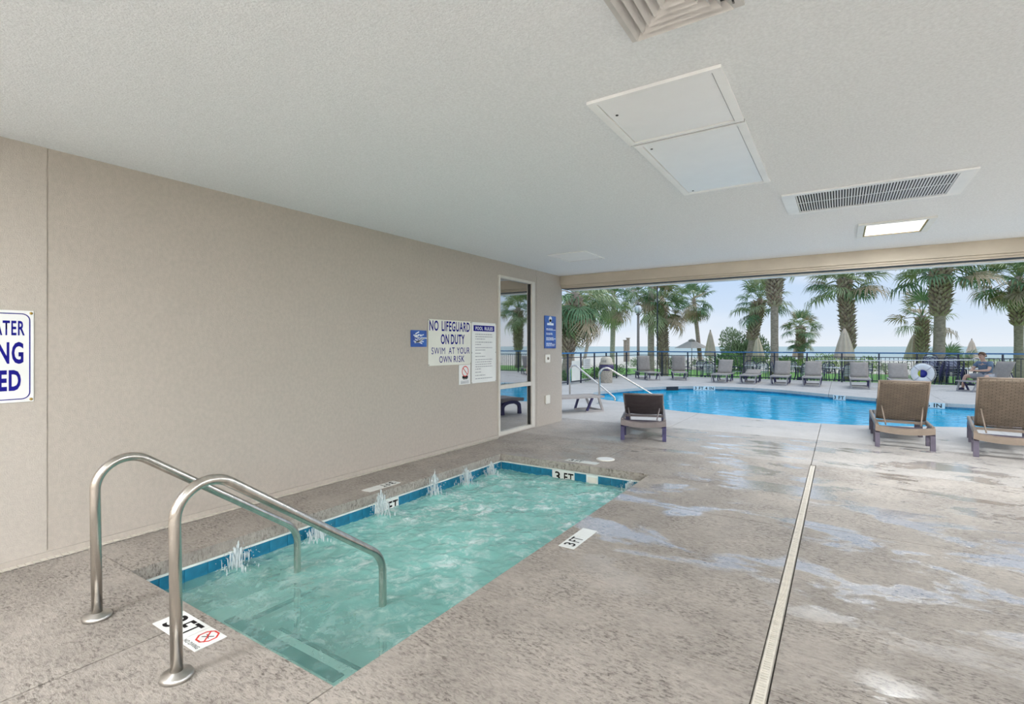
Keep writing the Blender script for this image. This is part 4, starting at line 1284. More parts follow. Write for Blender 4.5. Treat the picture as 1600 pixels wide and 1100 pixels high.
for y0, y1, z0, z1, lab, lines in ((16.75, 17.45, 0.12, 0.86, 'tall plain cream board fixed to the left fence', False),
                                   (17.75, 18.4, 0.52, 0.92, 'cream notice board with printed lines on the left fence', True)):
    o = empty('fence_board', (-8.27, (y0 + y1) / 2, z0), 0, lab, 'board')
    MB().box(0, 0.012, -(y1 - y0) / 2, (y1 - y0) / 2, 0, z1 - z0).build('panel', 'sign_cream', o, 0.002)
    if lines:
        m = MB()
        for k in range(5): m.box(0.0125, 0.013, -0.26, 0.26, 0.05 + k * 0.07, 0.075 + k * 0.07)
        tag(m.build('print', 'ink_grey', o), kind='stuff')

# rescue pole along the fence, life ring, ball
o = empty('rescue_pole', (-0.85, 23.40, 0.83), 0, 'long thin white rescue pole hung level along the fence', 'pole')
MB().tube([(0, 0, 0), (2.07, -0.02, 0.03), (4.6, -0.30, 0.10)], 0.017, 8).build('shaft', 'life_white', o)
MB().tube(fillet([(4.6, -0.30, 0.10), (4.75, -0.32, 0.2), (4.95, -0.33, 0.05), (4.8, -0.32, -0.12)], 0.12), 0.012, 8).build('hook', 'life_white', o)
o = empty('life_ring', (2.42, 22.75, 0.06), R(12), 'white life ring standing by the fence behind the left brown lounger', 'life ring')
m = MB(); N = 28; q = []
for k in range(N):
    a = 2 * PI * k / N
    for j in range(10):
        b = 2 * PI * j / 10; rr = 0.285 + 0.125 * math.cos(b)
        q.append((rr * math.cos(a), 0.055 * math.sin(b), 0.44 + rr * math.sin(a)))
m.add(q, [(k * 10 + j, k * 10 + (j + 1) % 10, ((k + 1) % N) * 10 + (j + 1) % 10, ((k + 1) % N) * 10 + j) for k in range(N) for j in range(10)], True)
m.build('ring', 'life_white', o)
m = MB()
for k in range(4):
    a0 = PI / 4 + k * PI / 2
    pts = [(0.46 * math.cos(a0 + t * PI / 8) * (1 - 0.0 * t), 0.02, 0.44 + 0.43 * math.sin(a0 + t * PI / 8)) for t in range(5)]
    m.tube(pts, 0.010, 6)
m.build('grab_rope', 'rope', o)
for k in range(4):
    a0 = PI / 4 + k * PI / 2
    MB().tube([((0.285 + 0.13 * math.cos(b)) * math.cos(a0), 0.06 * math.sin(b), 0.44 + (0.285 + 0.13 * math.cos(b)) * math.sin(a0)) for b in [2 * PI * j / 12 for j in range(13)]], 0.012, 6).build('band', 'strap_white', o)
MB().bar((-0.1, 0.06, -0.07), (-0.1, 0.06, 0.30), 0.05, 0.02).bar((0.1, 0.06, -0.07), (0.1, 0.06, 0.30), 0.05, 0.02).build('stand', 'navy_frame', o)
o.scale = (0.86, 0.86, 0.86)
o = empty('beach_ball', (2.42, 22.98, 0), 0, 'dark blue and yellow ball seen through the middle of the life ring', 'ball')
for nm, mt, a0, a1 in (('navy_half', 'ball_navy', 0.0, 2), ('yellow_half', 'ball_yellow', 1, 1)):
    m = MB(); vs = []; fs = []; nu, nv = 10, 12
    st = -PI / 2 - 0.3 if nm == 'navy_half' else -PI * 1.5 - 0.3
    for i in range(nu + 1):
        for j in range(nv + 1):
            a = st + PI * i / nu; b = -PI / 2 + PI * j / nv
            vs.append((0.19 * math.cos(b) * math.cos(a), 0.19 * math.cos(b) * math.sin(a), 0.19 + 0.19 * math.sin(b)))
    for i in range(nu):
        for j in range(nv):
            a = i * (nv + 1) + j; fs.append((a, a + nv + 1, a + nv + 2, a + 1))
    m.add(vs, fs, True).build(nm, mt, o)
o.location.z = 0.24
MB().lathe([(0.14, -0.24), (0.13, -0.22), (0.09, 0.02)], 14).build('stand', 'navy_frame', o)

# ================================================================== TRASH BIN
o = empty('trash_bin', (-7.55, 18.3, 0), 0, 'tan pebbled trash bin with dark bag and beige dome lid', 'trash bin')
MB().lathe([(0.215, 0.0), (0.22, 0.02), (0.235, 0.50), (0.24, 0.52)], 24).build('body', 'trash_tan', o)
MB().lathe([(0.25, 0.47), (0.275, 0.53), (0.285, 0.62), (0.26, 0.70), (0.24, 0.705)], 24, fold=0.03, nf=7).build('bag', 'bag_purple', o)
MB().lathe([(0.27, 0.70), (0.275, 0.74), (0.23, 0.80), (0.215, 0.92), (0.16, 0.98), (0.05, 1.0)], 24).build('lid', 'trash_lid', o)
MB().box(-0.1, 0.1, -0.245, -0.19, 0.80, 0.88).build('flap', 'trash_tan', o)

# ================================================================== PATIO FURNITURE ON THE LAWN
ZL = -0.30


def patio_chair(mat='navy_frame'):
    o = empty('patio_chair', (0, 0, 0), 0)
    W = 0.27
    hoop = fillet([(-W, -0.22, 0.42), (-W, -0.30, 0.95), (W, -0.30, 0.95), (W, -0.22, 0.42)], 0.24, 6)
    MB().tube(hoop, 0.016, 6).build('back_frame', mat, o)
    for s in (-1, 1):
        MB().tube([(s * W, 0.26, 0.0), (s * W, 0.24, 0.62)], 0.015, 6).build('leg', mat, o)
        MB().tube([(s * W, -0.28, 0.0), (s * W, -0.22, 0.44)], 0.015, 6).build('leg', mat, o)
        MB().tube(fillet([(s * W, 0.24, 0.62), (s * W, 0.0, 0.66), (s * W, -0.25, 0.64)], 0.1, 3), 0.016, 6).build('arm', mat, o)
    for k in range(5):
        z = 0.50 + k * 0.085
        MB().bar((-W, -0.235 - k * 0.012, z), (W, -0.235 - k * 0.012, z), 0.008, 0.045, (0, 0, 1)).build('back_strap', 'strap_white' if mat == 'navy_frame' else 'grey_sling', o)
    for k in range(5):
        yy = -0.18 + k * 0.10
        MB().bar((-W, yy, 0.42), (W, yy, 0.42), 0.06, 0.008).build('seat_strap', 'strap_white' if mat == 'navy_frame' else 'grey_sling', o)
    return o


CH = patio_chair()
first = [True]


def place_chair(x, y, rz, label, group, z=ZL, s=1.0):
    c = CH if first[0] else copy_tree(CH)
    first[0] = False
    c.location = (x, y, z); c.rotation_euler = (0, 0, rz); c.scale = (s, s, s)
    tag(c, label, 'chair', group)


def table(x, y, r, label, mat='navy_frame'):
    o = empty('patio_table', (x, y, ZL), 0, label, 'table', 'round patio tables on the lawn')
    MB().lathe([(r - 0.02, 0.70), (r, 0.71), (r, 0.73), (r - 0.02, 0.735)], 24).build('table_top', 'table_glass', o)
    for k in range(4):
        a = PI / 4 + k * PI / 2
        MB().tube(fillet([(0.42 * r * math.cos(a), 0.42 * r * math.sin(a), 0.70), (0.3 * r * math.cos(a), 0.3 * r * math.sin(a), 0.35), (0.6 * r * math.cos(a), 0.6 * r * math.sin(a), 0.0)], 0.15, 4), 0.02, 6).build('leg', mat, o)
    MB().lathe([(0.22, 0.0), (0.22, 0.05), (0.06, 0.09), (0.04, 0.22)], 16).build('umbrella_base', mat, o)
    return o


TB = [((-5.7, 26.6), 'patio table with pale top between the second and third fence loungers'),
      ((-3.55, 28.0), 'patio table behind the nearly flat lounger'),
      ((-1.66, 28.0), 'patio table behind the fifth fence lounger'),
      ((-0.05, 27.2), 'patio table under the closed umbrella in front of big leaning palm'),
      ((4.75, 29.4), 'patio table behind the seated man')]
CHL = ['strap-back patio chair at the table near the open umbrella', 'strap-back patio chair at the table behind the nearly flat lounger', 'strap-back patio chair at the table behind the fifth fence lounger',
       'strap-back patio chair at the table under the leaning palm', 'strap-back patio chair at the table behind the seated man']
for (p, lab), cl_ in zip(TB, CHL):
    table(p[0], p[1], 0.60, lab)
    for k, a in enumerate((200, 290, 20, 110)):
        sd_ = ('left side', 'fence side', 'right side', 'beach side')[k]; a = R(a); place_chair(p[0] + 0.95 * math.cos(a), p[1] + 0.95 * math.sin(a), a + PI / 2, cl_ + ', ' + sd_, 'chairs at the patio tables')
for (x, y), lab in (((3.25, 28.3), 'striped strap chair in the stack left of the thick palm trunk'), ((4.05, 28.9), 'striped strap chair in the stack right of the thick palm trunk')):
    for k in range(5):
        place_chair(x + 0.03 * k, y + 0.02 * k, R(190), ('bottom', 'second from bottom', 'middle', 'second from top', 'top')[k] + ' ' + lab, 'stacked patio chairs', ZL + 0.11 * k, 0.95)


def closed_umbrella(x, y, ztop, z0, label, r=0.20, mat='umbrella_tan'):
    o = empty('closed_umbrella', (x, y, z0), random.uniform(0, 1), label, 'umbrella', 'closed umbrellas beyond the fence')
    H = ztop - z0
    MB().tube([(0, 0, 0), (0, 0, H - 0.05)], 0.022, 8).build('pole', 'pole_wood', o)
    MB().lathe([(r * 0.95, H - 1.45), (r * 1.0, H - 1.36), (r * 0.70, H - 0.8), (r * 0.36, H - 0.30), (0.025, H - 0.03)], 40, fold=0.16, nf=8).build('canopy', mat, o)
    MB().lathe([(0.03, H - 0.06), (0.035, H - 0.02), (0.012, H + 0.03)], 10).build('finial', 'pole_wood', o)
    return o


for x, y, zt, z0, r, lab in ((-6.04, 29.47, 2.29, ZL, 0.27, 'closed tan umbrella beside the open one'), (-4.42, 35.29, 2.13, -0.36, 0.38, 'closed tan umbrella in front of the leaning shaggy palm'),
                             (-2.52, 41.0, 2.06, -0.36, 0.32, 'closed tan umbrella at the small low palm'), (0.16, 28.3, 2.28, ZL, 0.37, 'closed tan umbrella in front of the thick shaggy palm, widest of them'),
                             (3.51, 36.6, 2.10, -0.36, 0.42, 'closed striped tan umbrella left of the thick palm on the right'), (7.76, 47.5, 1.92, -0.38, 0.36, 'closed tan umbrella above the seated man')):
    closed_umbrella(x, y, zt, z0, lab, r)

o = empty('open_umbrella', (-9.36, 39.23, -0.36), 0.2, 'open taupe umbrella with pointed roof seen over the fence', 'umbrella')
MB().tube([(0, 0, 0), (0, 0, 2.15)], 0.025, 8).build('pole', 'pole_wood', o)
m = MB(); N = 8; vs = [(0, 0, 2.24)]
for rr, zz in ((0.35, 2.10), (1.25, 1.62)):
    vs += [(rr * math.cos(2 * PI * k / N), rr * math.sin(2 * PI * k / N), zz) for k in range(N)]
fs = [(0, 1 + k, 1 + (k + 1) % N) for k in range(N)] + [(1 + k, 9 + k, 9 + (k + 1) % N, 1 + (k + 1) % N) for k in range(N)]
m.add(vs, fs); cano = m.build('canopy', 'umbrella_taupe', o)
MB().lathe([(0.30, 2.16), (0.18, 2.26), (0.02, 2.32)], 16).build('vent_cap', 'umbrella_taupe', o)
for k in range(8):
    a = 2 * PI * k / 8
    MB().tube([(0.03, 0, 2.15), (1.22, 0, 1.61)], 0.012, 5).build('rib', 'pole_wood', o).rotation_euler = (0, 0, a)

# lamp post, thin pole, beach-access posts
o = empty('lamp_post', (-8.6, 25.0, ZL), 0, 'brown lamp post with glass lantern between the palms', 'lamp post')
MB().tube([(0, 0, 0), (0, 0, 0.5), (0, 0, 3.28)], [0.10, 0.075, 0.06], 12).build('post', 'lamp_post', o)
MB().lathe([(0.09, 3.28), (0.12, 3.33), (0.05, 3.38)], 12).build('collar', 'lamp_post', o)
MB().lathe([(0.09, 3.38), (0.17, 3.47), (0.19, 3.60), (0.13, 3.74), (0.05, 3.78)], 14).build('globe', 'life_white', o)
for k in range(6):
    a = 2 * PI * k / 6
    MB().tube([(0.13 * math.cos(a), 0.13 * math.sin(a), 3.37), (0.18 * math.cos(a), 0.18 * math.sin(a), 3.47), (0.20 * math.cos(a), 0.20 * math.sin(a), 3.61), (0.06 * math.cos(a), 0.06 * math.sin(a), 3.80)], 0.010, 5).build('cage_bar', 'lamp_post', o)
MB().lathe([(0.10, 3.80), (0.05, 3.90), (0.012, 3.98)], 10).build('finial', 'lamp_post', o)
o = empty('flag_pole', (-7.3, 23.95, 0), 0, 'thin dark pole rising from behind the upright leftmost lounger', 'pole')
MB().tube([(0, 0, 0), (0, 0, 6.2)], [0.030, 0.022], 8).build('shaft', 'fence_black', o)
MB().lathe([(0.07, 0), (0.07, 0.05), (0.035, 0.08)], 12).build('base', 'fence_black', o)
for x, y, zt, lab in ((-21.55, 58.0, 2.05, 'shorter of two square brown posts standing by the beach'), (-21.08, 57.7, 2.30, 'taller square brown post with cap by the beach')):
    o = empty('beach_post', (x, y, -0.45), 0, lab, 'post')
    MB().box(-0.15, 0.15, -0.15, 0.15, 0, zt + 0.45).build('shaft', 'post_brown', o, 0.02)
    MB().box(-0.21, 0.21, -0.21, 0.21, zt + 0.45, zt + 0.55).build('cap', 'post_brown', o, 0.02)


# ================================================================== PALMS
def frond_mesh(name, mat, seed, droop, pet=0.80, blade=0.80, n=30, spread=125):
    """costapalmate fan leaf: petiole, pleated fan split into narrow drooping segments; grows along +x"""
    rnd = random.Random(seed); m = MB()
    tip = Vector((pet, 0, -droop * 0.25 * pet))
    m.tube([(0, 0, 0), (pet * 0.5, 0, 0.02), tip], [0.028, 0.018, 0.012], 4, cap=False)
    vs = [tuple(tip)]; fs = []
    W = blade * R(spread) * 2 / n
    for k in range(n):
        a = R(-spread + 2 * spread * (k + 0.5) / n) + rnd.uniform(-.04, .04)
        L = blade * (0.70 + 0.30 * math.cos(a * 0.7)) * rnd.uniform(0.80, 1.10)
        d_ = Vector((math.cos(a), math.sin(a), 0)); s_ = Vector((-math.sin(a), math.cos(a), 0))
        fold = 0.03 if k % 2 else -0.02
        lift = 0.30 * abs(math.sin(a))
        p1 = tip + d_ * (L * 0.34) + Vector((0, 0, lift * 0.34 * L + fold * 0.5 - droop * 0.04 * L))
        p2 = tip + d_ * (L * 0.72) + Vector((0, 0, lift * 0.55 * L - droop * 0.20 * L + rnd.uniform(-.03, .03)))
        p3 = tip + d_ * (L * (1.0 - 0.10 * droop)) + Vector((0, 0, lift * 0.4 * L - droop * 0.52 * L - rnd.uniform(0, .10)))
        b = len(vs); w1 = W * 0.34 * 0.52; w2 = W * 0.72 * 0.27
        vs += [tuple(p1 - s_ * w1), tuple(p1 + s_ * w1 + Vector((0, 0, fold * 0.4))), tuple(p2 - s_ * w2), tuple(p2 + s_ * w2), tuple(p3)]
        fs += [(0, b, b + 1), (b, b + 2, b + 3, b + 1), (b + 2, b + 4, b + 3)]
    m.add(vs, fs)
    o = m.build(name, mat); me = o.data; bpy.data.objects.remove(o)
    return me


FR = {}
for mt in ('frond_green', 'frond_pale', 'frond_dry'):
    FR[mt] = [frond_mesh('frond', mt, 10 + k, dr) for k, dr in enumerate((0.35, 0.6, 0.9, 1.1))]


def palm(x, y, zc, label, r=0.17, lean=(0, 0), z0=-0.34, boots=None, size=1.0, n=34, seed=0, mix=(0.55, 0.35, 0.10), bend=0.0, low=-55, bark='bark', skirt=0, skirtz=0.5):
    """zc: height of the growing point; lean: offset of the crown from the foot; boots: (z from, z to, radius)"""
    rnd = random.Random(seed)
    o = empty('palm_tree', (x, y, z0), 0, label, 'palm tree')
    H = zc - z0; N = 12; pts = []; rs = []
    for k in range(N + 1):
        t = k / N
        pts.append(Vector((lean[0] * t + bend * math.sin(PI * t), lean[1] * t, H * t)))
        rs.append(r * (1.18 - 0.18 * min(1, t * 6)) * (1 - 0.12 * t) * (1 + 0.04 * rnd.uniform(-1, 1)))
    MB().tube(pts, rs, 14).build('trunk', bark, o)

    def at(z):
        t = max(0, min(1, (z - z0) / H)); return Vector((lean[0] * t + bend * math.sin(PI * t), lean[1] * t, z - z0))
    if boots:
        za, zb, br = boots; m = MB(); z = za; row = 0
        rows = int((zb - za) / 0.105)
        for q in range(rows):
            z = za + 0.105 * q; prof = 0.55 + 0.45 * math.sin(PI * min(1, (q + 1) / rows * 0.75))
            rad = r + (br - r) * prof
            m_ = 9
            for k in range(m_):
                a = 2 * PI * (k + 0.5 * (q % 2)) / m_ + rnd.uniform(-.1, .1)
                dr = Vector((math.cos(a), math.sin(a), 0)); sd = Vector((-math.sin(a), math.cos(a), 0)); c = at(z)
                wd = rad * 0.36; hh = rnd.uniform(0.20, 0.30) * (br / 0.34) ** 0.5
                a0 = c + dr * (r * 0.75); tipo = c + dr * (rad * rnd.uniform(1.15, 1.55)) + Vector((0, 0, hh))
                m.add([a0 - sd * wd, a0 + sd * wd, c + dr * rad * 0.95 + sd * wd * 0.6 + Vector((0, 0, hh * .45)), c + dr * rad * 0.95 - sd * wd * 0.6 + Vector((0, 0, hh * .45)),
                       tipo - sd * wd * 0.22, tipo + sd * wd * 0.22, c + dr * r * 0.8 + Vector((0, 0, hh * 0.7))],
                      [(0, 1, 2, 3), (3, 2, 5, 4), (0, 3, 4, 6), (1, 6, 5, 2), (4, 5, 6), (0, 6, 1)])
        b_ = m.build('leaf_boots', 'boot', o); b_['kind'] = 'stuff'
    top = at(zc)

    def frond(el, az, s, base):
        q = rnd.random()
        mt = 'frond_green' if q < mix[0] else ('frond_pale' if q < mix[0] + mix[1] else 'frond_dry')
        if el < -40 and rnd.random() < 0.5: mt = 'frond_dry' if rnd.random() < 0.6 else 'frond_pale'
        idx = 0 if el > 45 else (1 if el > 5 else (2 if el > -30 else 3))
        f = link('frond', FR[mt][idx], o)
        f.matrix_local = Matrix.Translation(base + Vector((0, 0, 0.0))) @ Matrix.Rotation(az, 4, 'Z') @ Matrix.Rotation(R(-el), 4, 'Y') @ Matrix.Rotation(rnd.uniform(-.5, .5), 4, 'X') @ Matrix.Scale(s, 4)
    for k in range(n):
        t = k / (n - 1)
        el = 82 - (82 - low) * t ** 0.85 + rnd.uniform(-8, 8)
        az = k * 2.39996 + rnd.uniform(-.25, .25)
        frond(el, az, size * rnd.uniform(0.85, 1.12), top + Vector((0, 0, -0.25 * t * size)))
    for k in range(skirt):
        frond(rnd.uniform(-25, 25), k * 2.4, size * rnd.uniform(0.7, 0.9), at(skirtz))
    return o


MIXP = (0.40, 0.42, 0.18)
palm(-9.75, 19.0, 3.65, 'shaggy palm just beyond the wall end, drooping crown cut by the wall', 0.20, lean=(0.5, 0.2), boots=(0.9, 3.4, 0.30), size=1.25, n=34, seed=1, z0=-0.28, low=-72)
palm(-21.3, 43.4, 4.75, 'slim far palm with straight pale trunk, nearest the wall end', 0.16, size=1.25, n=26, seed=2, z0=-0.36, low=-60, bark='bark_light')
palm(-19.3, 41.25, 4.75, 'slim far palm with gently curved trunk', 0.15, size=1.3, n=26, seed=3, z0=-0.36, bend=0.55, lean=(-.1, 0), low=-60, bark='bark_light')
palm(-12.5, 31.2, 4.75, 'smooth straight palm left of the lamp post', 0.165, lean=(0.15, 0), size=1.25, seed=4, z0=-0.3, n=30, low=-65, bark='bark_light', mix=(0.35, 0.35, 0.3))
palm(-8.55, 26.9, 4.75, 'palm with smooth trunk standing directly behind the shaggy one by the lamp post', 0.17, size=1.1, seed=5, z0=-0.3, n=18, mix=MIXP)
palm(-8.05, 27.6, 3.75, 'shaggy palm with peeling trunk right of the lamp post', 0.20, lean=(-.15, 0), boots=(0.1, 3.5, 0.27), size=1.15, seed=6, z0=-0.3, n=30, mix=MIXP, low=-40)
palm(-8.76, 39.62, 4.95, 'slim bare palm rising over the open umbrella', 0.16, lean=(-.55, 0), size=1.2, seed=7, z0=-0.36, n=28, low=-65, mix=MIXP)
palm(-4.35, 29.9, 3.95, 'shaggy palm leaning right behind the closed umbrella', 0.17, lean=(0.75, 0), boots=(1.7, 3.7, 0.32), size=1.05, seed=8, z0=-0.3, n=21, low=-28, mix=MIXP)
palm(-2.73, 28.03, 6.2, 'tall palm with thick smooth trunk and boots only near the top', 0.185, boots=(3.35, 5.8, 0.36), size=1.1, seed=9, z0=-0.3, n=22, low=-35, mix=MIXP)
palm(-2.24, 39.09, 2.80, 'small low palm with two tiers of fans', 0.18, boots=(0.9, 2.6, 0.28), size=0.85, seed=10, z0=-0.36, n=19, low=-15, skirt=14, skirtz=1.65, mix=MIXP)
palm(0.45, 29.96, 4.85, 'thick shaggy palm behind the widest closed umbrella', 0.22, lean=(-.3, 0), boots=(1.2, 4.7, 0.31), size=1.35, seed=11, z0=-0.3, n=32, low=-16, mix=MIXP)
palm(3.80, 35.9, 3.1, 'slender shaggy palm just left of the thick trunk on the right', 0.22, boots=(0.9, 2.9, 0.30), size=1.1, seed=12, z0=-0.36, n=14, low=-15, mix=MIXP)
palm(3.9, 31.15, 5.25, 'thick palm with woven boots, largest on the right', 0.24, lean=(0.1, 0), boots=(2.8, 4.9, 0.40), size=1.45, seed=13, z0=-0.3, n=32, low=-10, bark='bark', mix=MIXP)
palm(7.4, 34.62, 4.85, 'palm at the right edge with bare trunk and shaggy head', 0.19, boots=(2.4, 4.5, 0.36), size=1.4, seed=14, z0=-0.36, n=34, low=-30, mix=MIXP)
palm(12.0, 33.0, 4.4, 'palm out past the right edge, mirrored in the window', 0.22, boots=(1.0, 4.1, 0.36), size=1.3, seed=15, z0=-0.25, n=24, low=-30, mix=MIXP)


# ================================================================== SHRUBS
def shrub_mesh(mat, seed, n=1100, leaf=0.09):
    rnd = random.Random(seed); m = MB()
    lobes = [(Vector((rnd.uniform(-.6, .6), rnd.uniform(-.6, .6), rnd.uniform(.25, .8))), rnd.uniform(.28, .5)) for _ in range(9)]
    for k in range(n):
        c, rr = rnd.choice(lobes)
        v = Vector((rnd.gauss(0, 1), rnd.gauss(0, 1), rnd.gauss(0, 1))).normalized()
        p = c + v * rr * rnd.uniform(0.65, 1.0)
        if p.z < 0.02: p.z = rnd.uniform(0.02, 0.3)
        d1 = (v + Vector((rnd.uniform(-.7, .7), rnd.uniform(-.7, .7), rnd.uniform(-.2, .9)))).normalized()
        d2 = d1.orthogonal().normalized()
        l = leaf * rnd.uniform(0.7, 1.4); w_ = l * 0.28
        m.add([p - d1 * l * .5, p + d2 * w_, p + d1 * l * .6, p - d2 * w_], [(0, 1, 2, 3)])
    o = m.build('foliage', mat); me = o.data; bpy.data.objects.remove(o)
    s = MB()
    for k in range(6):
        a = rnd.uniform(0, 2 * PI); s.tube([(0.06 * math.cos(a), 0.06 * math.sin(a), 0), (0.4 * math.cos(a), 0.4 * math.sin(a), rnd.uniform(.5, .9))], [0.025, 0.008], 5)
    o = s.build('stems', 'bark'); ms = o.data; bpy.data.objects.remove(o)
    return me, ms


SH = {'g': shrub_mesh('leaf_green', 1), 's': shrub_mesh('leaf_sage', 2), 'b': shrub_mesh('leaf_bright', 3), 'G': shrub_mesh('leaf_sage', 4, 8000, 0.07)}


def shrub(x, y, sx, sy, sz, k, label, group=None, z=-0.33):
    o = empty('shrub', (x, y, z), random.uniform(0, 6), label, 'shrub', group)
    f = link('foliage', SH[k][0], o); s = link('stems', SH[k][1], o)
    for q in (f, s): q.scale = (sx, sy, sz)
    f['kind'] = 'stuff'
    return o


shrub(-5.7, 38.7, 1.75, 1.4, 2.55, 'G', 'large rounded sage green bush between two palms')
shrub(-6.7, 34.0, 1.2, 0.9, 1.25, 'g', 'dark green shrub low behind the fence, under the rounded bush')
shrub(-5.0, 34.2, 1.2, 0.9, 1.2, 'g', 'dark green shrub behind the third fence lounger')
shrub(-3.3, 35.0, 1.1, 0.9, 1.05, 'g', 'dark green shrub behind the nearly flat lounger')
for k_, (x, y, s_, k) in enumerate(((-13.0, 38.4, 1.1, 's'), (-10.8, 38.6, 1.1, 's'), (-8.6, 38.2, 1.1, 's'), (-3.6, 38.6, 1.0, 'b'), (-2.1, 38.0, 1.0, 'b'), (-0.6, 38.4, 1.1, 'b'), (1.0, 38.2, 1.0, 'b'), (2.4, 38.8, 1.0, 's'), (3.9, 39.2, 1.0, 's'),
                                   (7.6, 39.8, 1.1, 'b'), (9.3, 40.2, 1.1, 's'), (11.0, 40.6, 1.1, 'b'))):
    ordn = ('leftmost', 'second', 'third', 'fourth', 'fifth', 'sixth', 'seventh', 'eighth', 'ninth', 'tenth', 'eleventh', 'rightmost')[k_]
    shrub(x, y, s_ * 1.3, s_, s_ * random.uniform(0.80, 1.05), k, ordn + ' of the low yellow green dune shrubs in a row, counted from the left', 'dune shrubs behind the fence')
for k_, (x, y, s_) in enumerate(((-9.3, 17.0, 0.65), (-9.2, 18.6, 0.75), (-9.1, 20.2, 0.85), (-8.95, 21.7, 0.75), (-9.2, 23.2, 0.8))):
    shrub(x, y, s_ * 0.8, s_, s_ * 0.95, 'g', 'leafy shrub outside the left fence, ' + ('nearest the wall end', 'second from the wall end', 'third from the wall end', 'fourth from the wall end', 'at the fence corner')[k_], 'shrubs outside the left fence', -0.25)
# saw palmetto clump
o = empty('palmetto', (5.75, 39.4, -0.36), 0, 'spiky low palmetto clump right of the thick palm', 'palmetto')
rnd = random.Random(44)
for k in range(26):
    f = link('frond', FR[rnd.choice(('frond_green', 'frond_pale', 'frond_pale'))][rnd.choice((0, 1))], o)
    f.matrix_local = Matrix.Translation((rnd.uniform(-.6, .6), rnd.uniform(-.4, .4), rnd.uniform(.2, .7))) @ Matrix.Rotation(rnd.uniform(0, 6.28), 4, 'Z') @ Matrix.Rotation(R(-rnd.uniform(20, 80)), 4, 'Y') @ Matrix.Scale(rnd.uniform(.75, 1.1), 4)
MB().tube([(0, 0, 0), (0.1, 0, 0.7)], [0.15, 0.1], 8).build('stump', 'bark', o)


# ================================================================== SEATED MAN
def skin_mesh(name, V, E, root, sub=1):
    me = bpy.data.meshes.new(name); names = list(V); ix = {k: i for i, k in enumerate(names)}
    me.from_pydata([V[k][0] for k in names], [(ix[a], ix[b]) for a, b in E], [])
    o = bpy.data.objects.new(name, me); COL.objects.link(o)
    o.modifiers.new('skin', 'SKIN'); sb = o.modifiers.new('sub', 'SUBSURF'); sb.levels = sub; sb.render_levels = sub
    if not me.skin_vertices:
        bm = bmesh.new(); bm.from_mesh(me); bm.verts.layers.skin.verify(); bm.to_mesh(me); bm.free()
    for k in names:
        sv = me.skin_vertices[0].data[ix[k]]; r_ = V[k][1]
        sv.radius = (r_, r_) if not isinstance(r_, tuple) else r_
        sv.use_root = (k == root)
    dg = bpy.context.evaluated_depsgraph_get()
    out = bpy.data.meshes.new_from_object(o.evaluated_get(dg))
    bpy.data.objects.remove(o)
    for p in out.polygons: p.use_smooth = True
    return out


LX, LY, LRZ = 3.22, 20.75, R(-50)
sling_lounger((LX, LY, 0), LRZ, R(62), 'grey lounger that the man sits on, beside the right brown lounger')
hip = Matrix.Translation((LX, LY, 0)) @ Matrix.Rotation(LRZ, 4, 'Z') @ Vector((0, 0.80, 0))
MAN = empty('person', hip, LRZ + PI, 'person in slate T-shirt and light shorts sitting forward on a grey lounger, hands together', 'person')
V = {'pelvis': ((0, 0, .44), .13), 'belly': ((0, .03, .58), .125), 'chest': ((0, .09, .78), (.15, .12)), 'neck0': ((0, .12, .92), .065), 'neck': ((0, .145, .98), .055),
     'jaw': ((0, .185, 1.03), .07), 'head': ((0, .18, 1.11), .092), 'crown': ((0, .165, 1.18), .075)}
E_ = [('pelvis', 'belly'), ('belly', 'chest'), ('chest', 'neck0'), ('neck0', 'neck'), ('neck', 'jaw'), ('jaw', 'head'), ('head', 'crown')]
for s, t in ((-1, 'r'), (1, 'l')):
    V.update({'sh' + t: ((s * .185, .10, .88), .062), 'el' + t: ((s * .255, .24, .66), .046), 'wr' + t: ((s * .085, .43, .64), .030), 'pa' + t: ((s * .045, .485, .645), (.034, .020)),
              'hp' + t: ((s * .10, .02, .43), .10), 'kn' + t: ((s * .31, .42, .47), .066), 'an' + t: ((s * .37, .44, .10), .040), 'he' + t: ((s * .37, .43, .05), .038), 'to' + t: ((s * .39, .62, .035), .030)})
    E_ += [('chest', 'sh' + t), ('sh' + t, 'el' + t), ('el' + t, 'wr' + t), ('wr' + t, 'pa' + t), ('pelvis', 'hp' + t), ('hp' + t, 'kn' + t), ('kn' + t, 'an' + t), ('an' + t, 'he' + t), ('he' + t, 'to' + t)]
    for f, (dx, ln) in enumerate(((-.026, .055), (-.009, .068), (.009, .062), (.026, .048))):
        V['f%d%s' % (f, t)] = ((s * .045 + dx, .51, .648), .009); V['g%d%s' % (f, t)] = ((s * .035 + dx, .51 + ln * .7, .640), .008); V['h%d%s' % (f, t)] = ((s * .022 + dx, .51 + ln, .615), .007)
        E_ += [('pa' + t, 'f%d%s' % (f, t)), ('f%d%s' % (f, t), 'g%d%s' % (f, t)), ('g%d%s' % (f, t), 'h%d%s' % (f, t))]
    V['th' + t] = ((s * .005, .475, .665), .010); V['ti' + t] = ((-s * .008, .51, .672), .008); E_ += [('pa' + t, 'th' + t), ('th' + t, 'ti' + t)]
me = skin_mesh('body', V, E_, 'pelvis'); me.materials.clear(); me.materials.append(MATS['skin']); BODY = link('body', me, MAN)
T = {k: V[k] for k in ('pelvis', 'belly', 'chest', 'neck0', 'shr', 'shl')}
T = {k: (c, (r_ + .016) if not isinstance(r_, tuple) else (r_[0] + .016, r_[1] + .016)) for k, (c, r_) in T.items()}
T['neck0'] = ((0, .115, .90), .080)
for s, t in ((-1, 'r'), (1, 'l')): T['sl' + t] = ((s * .235, .19, .74), .070)
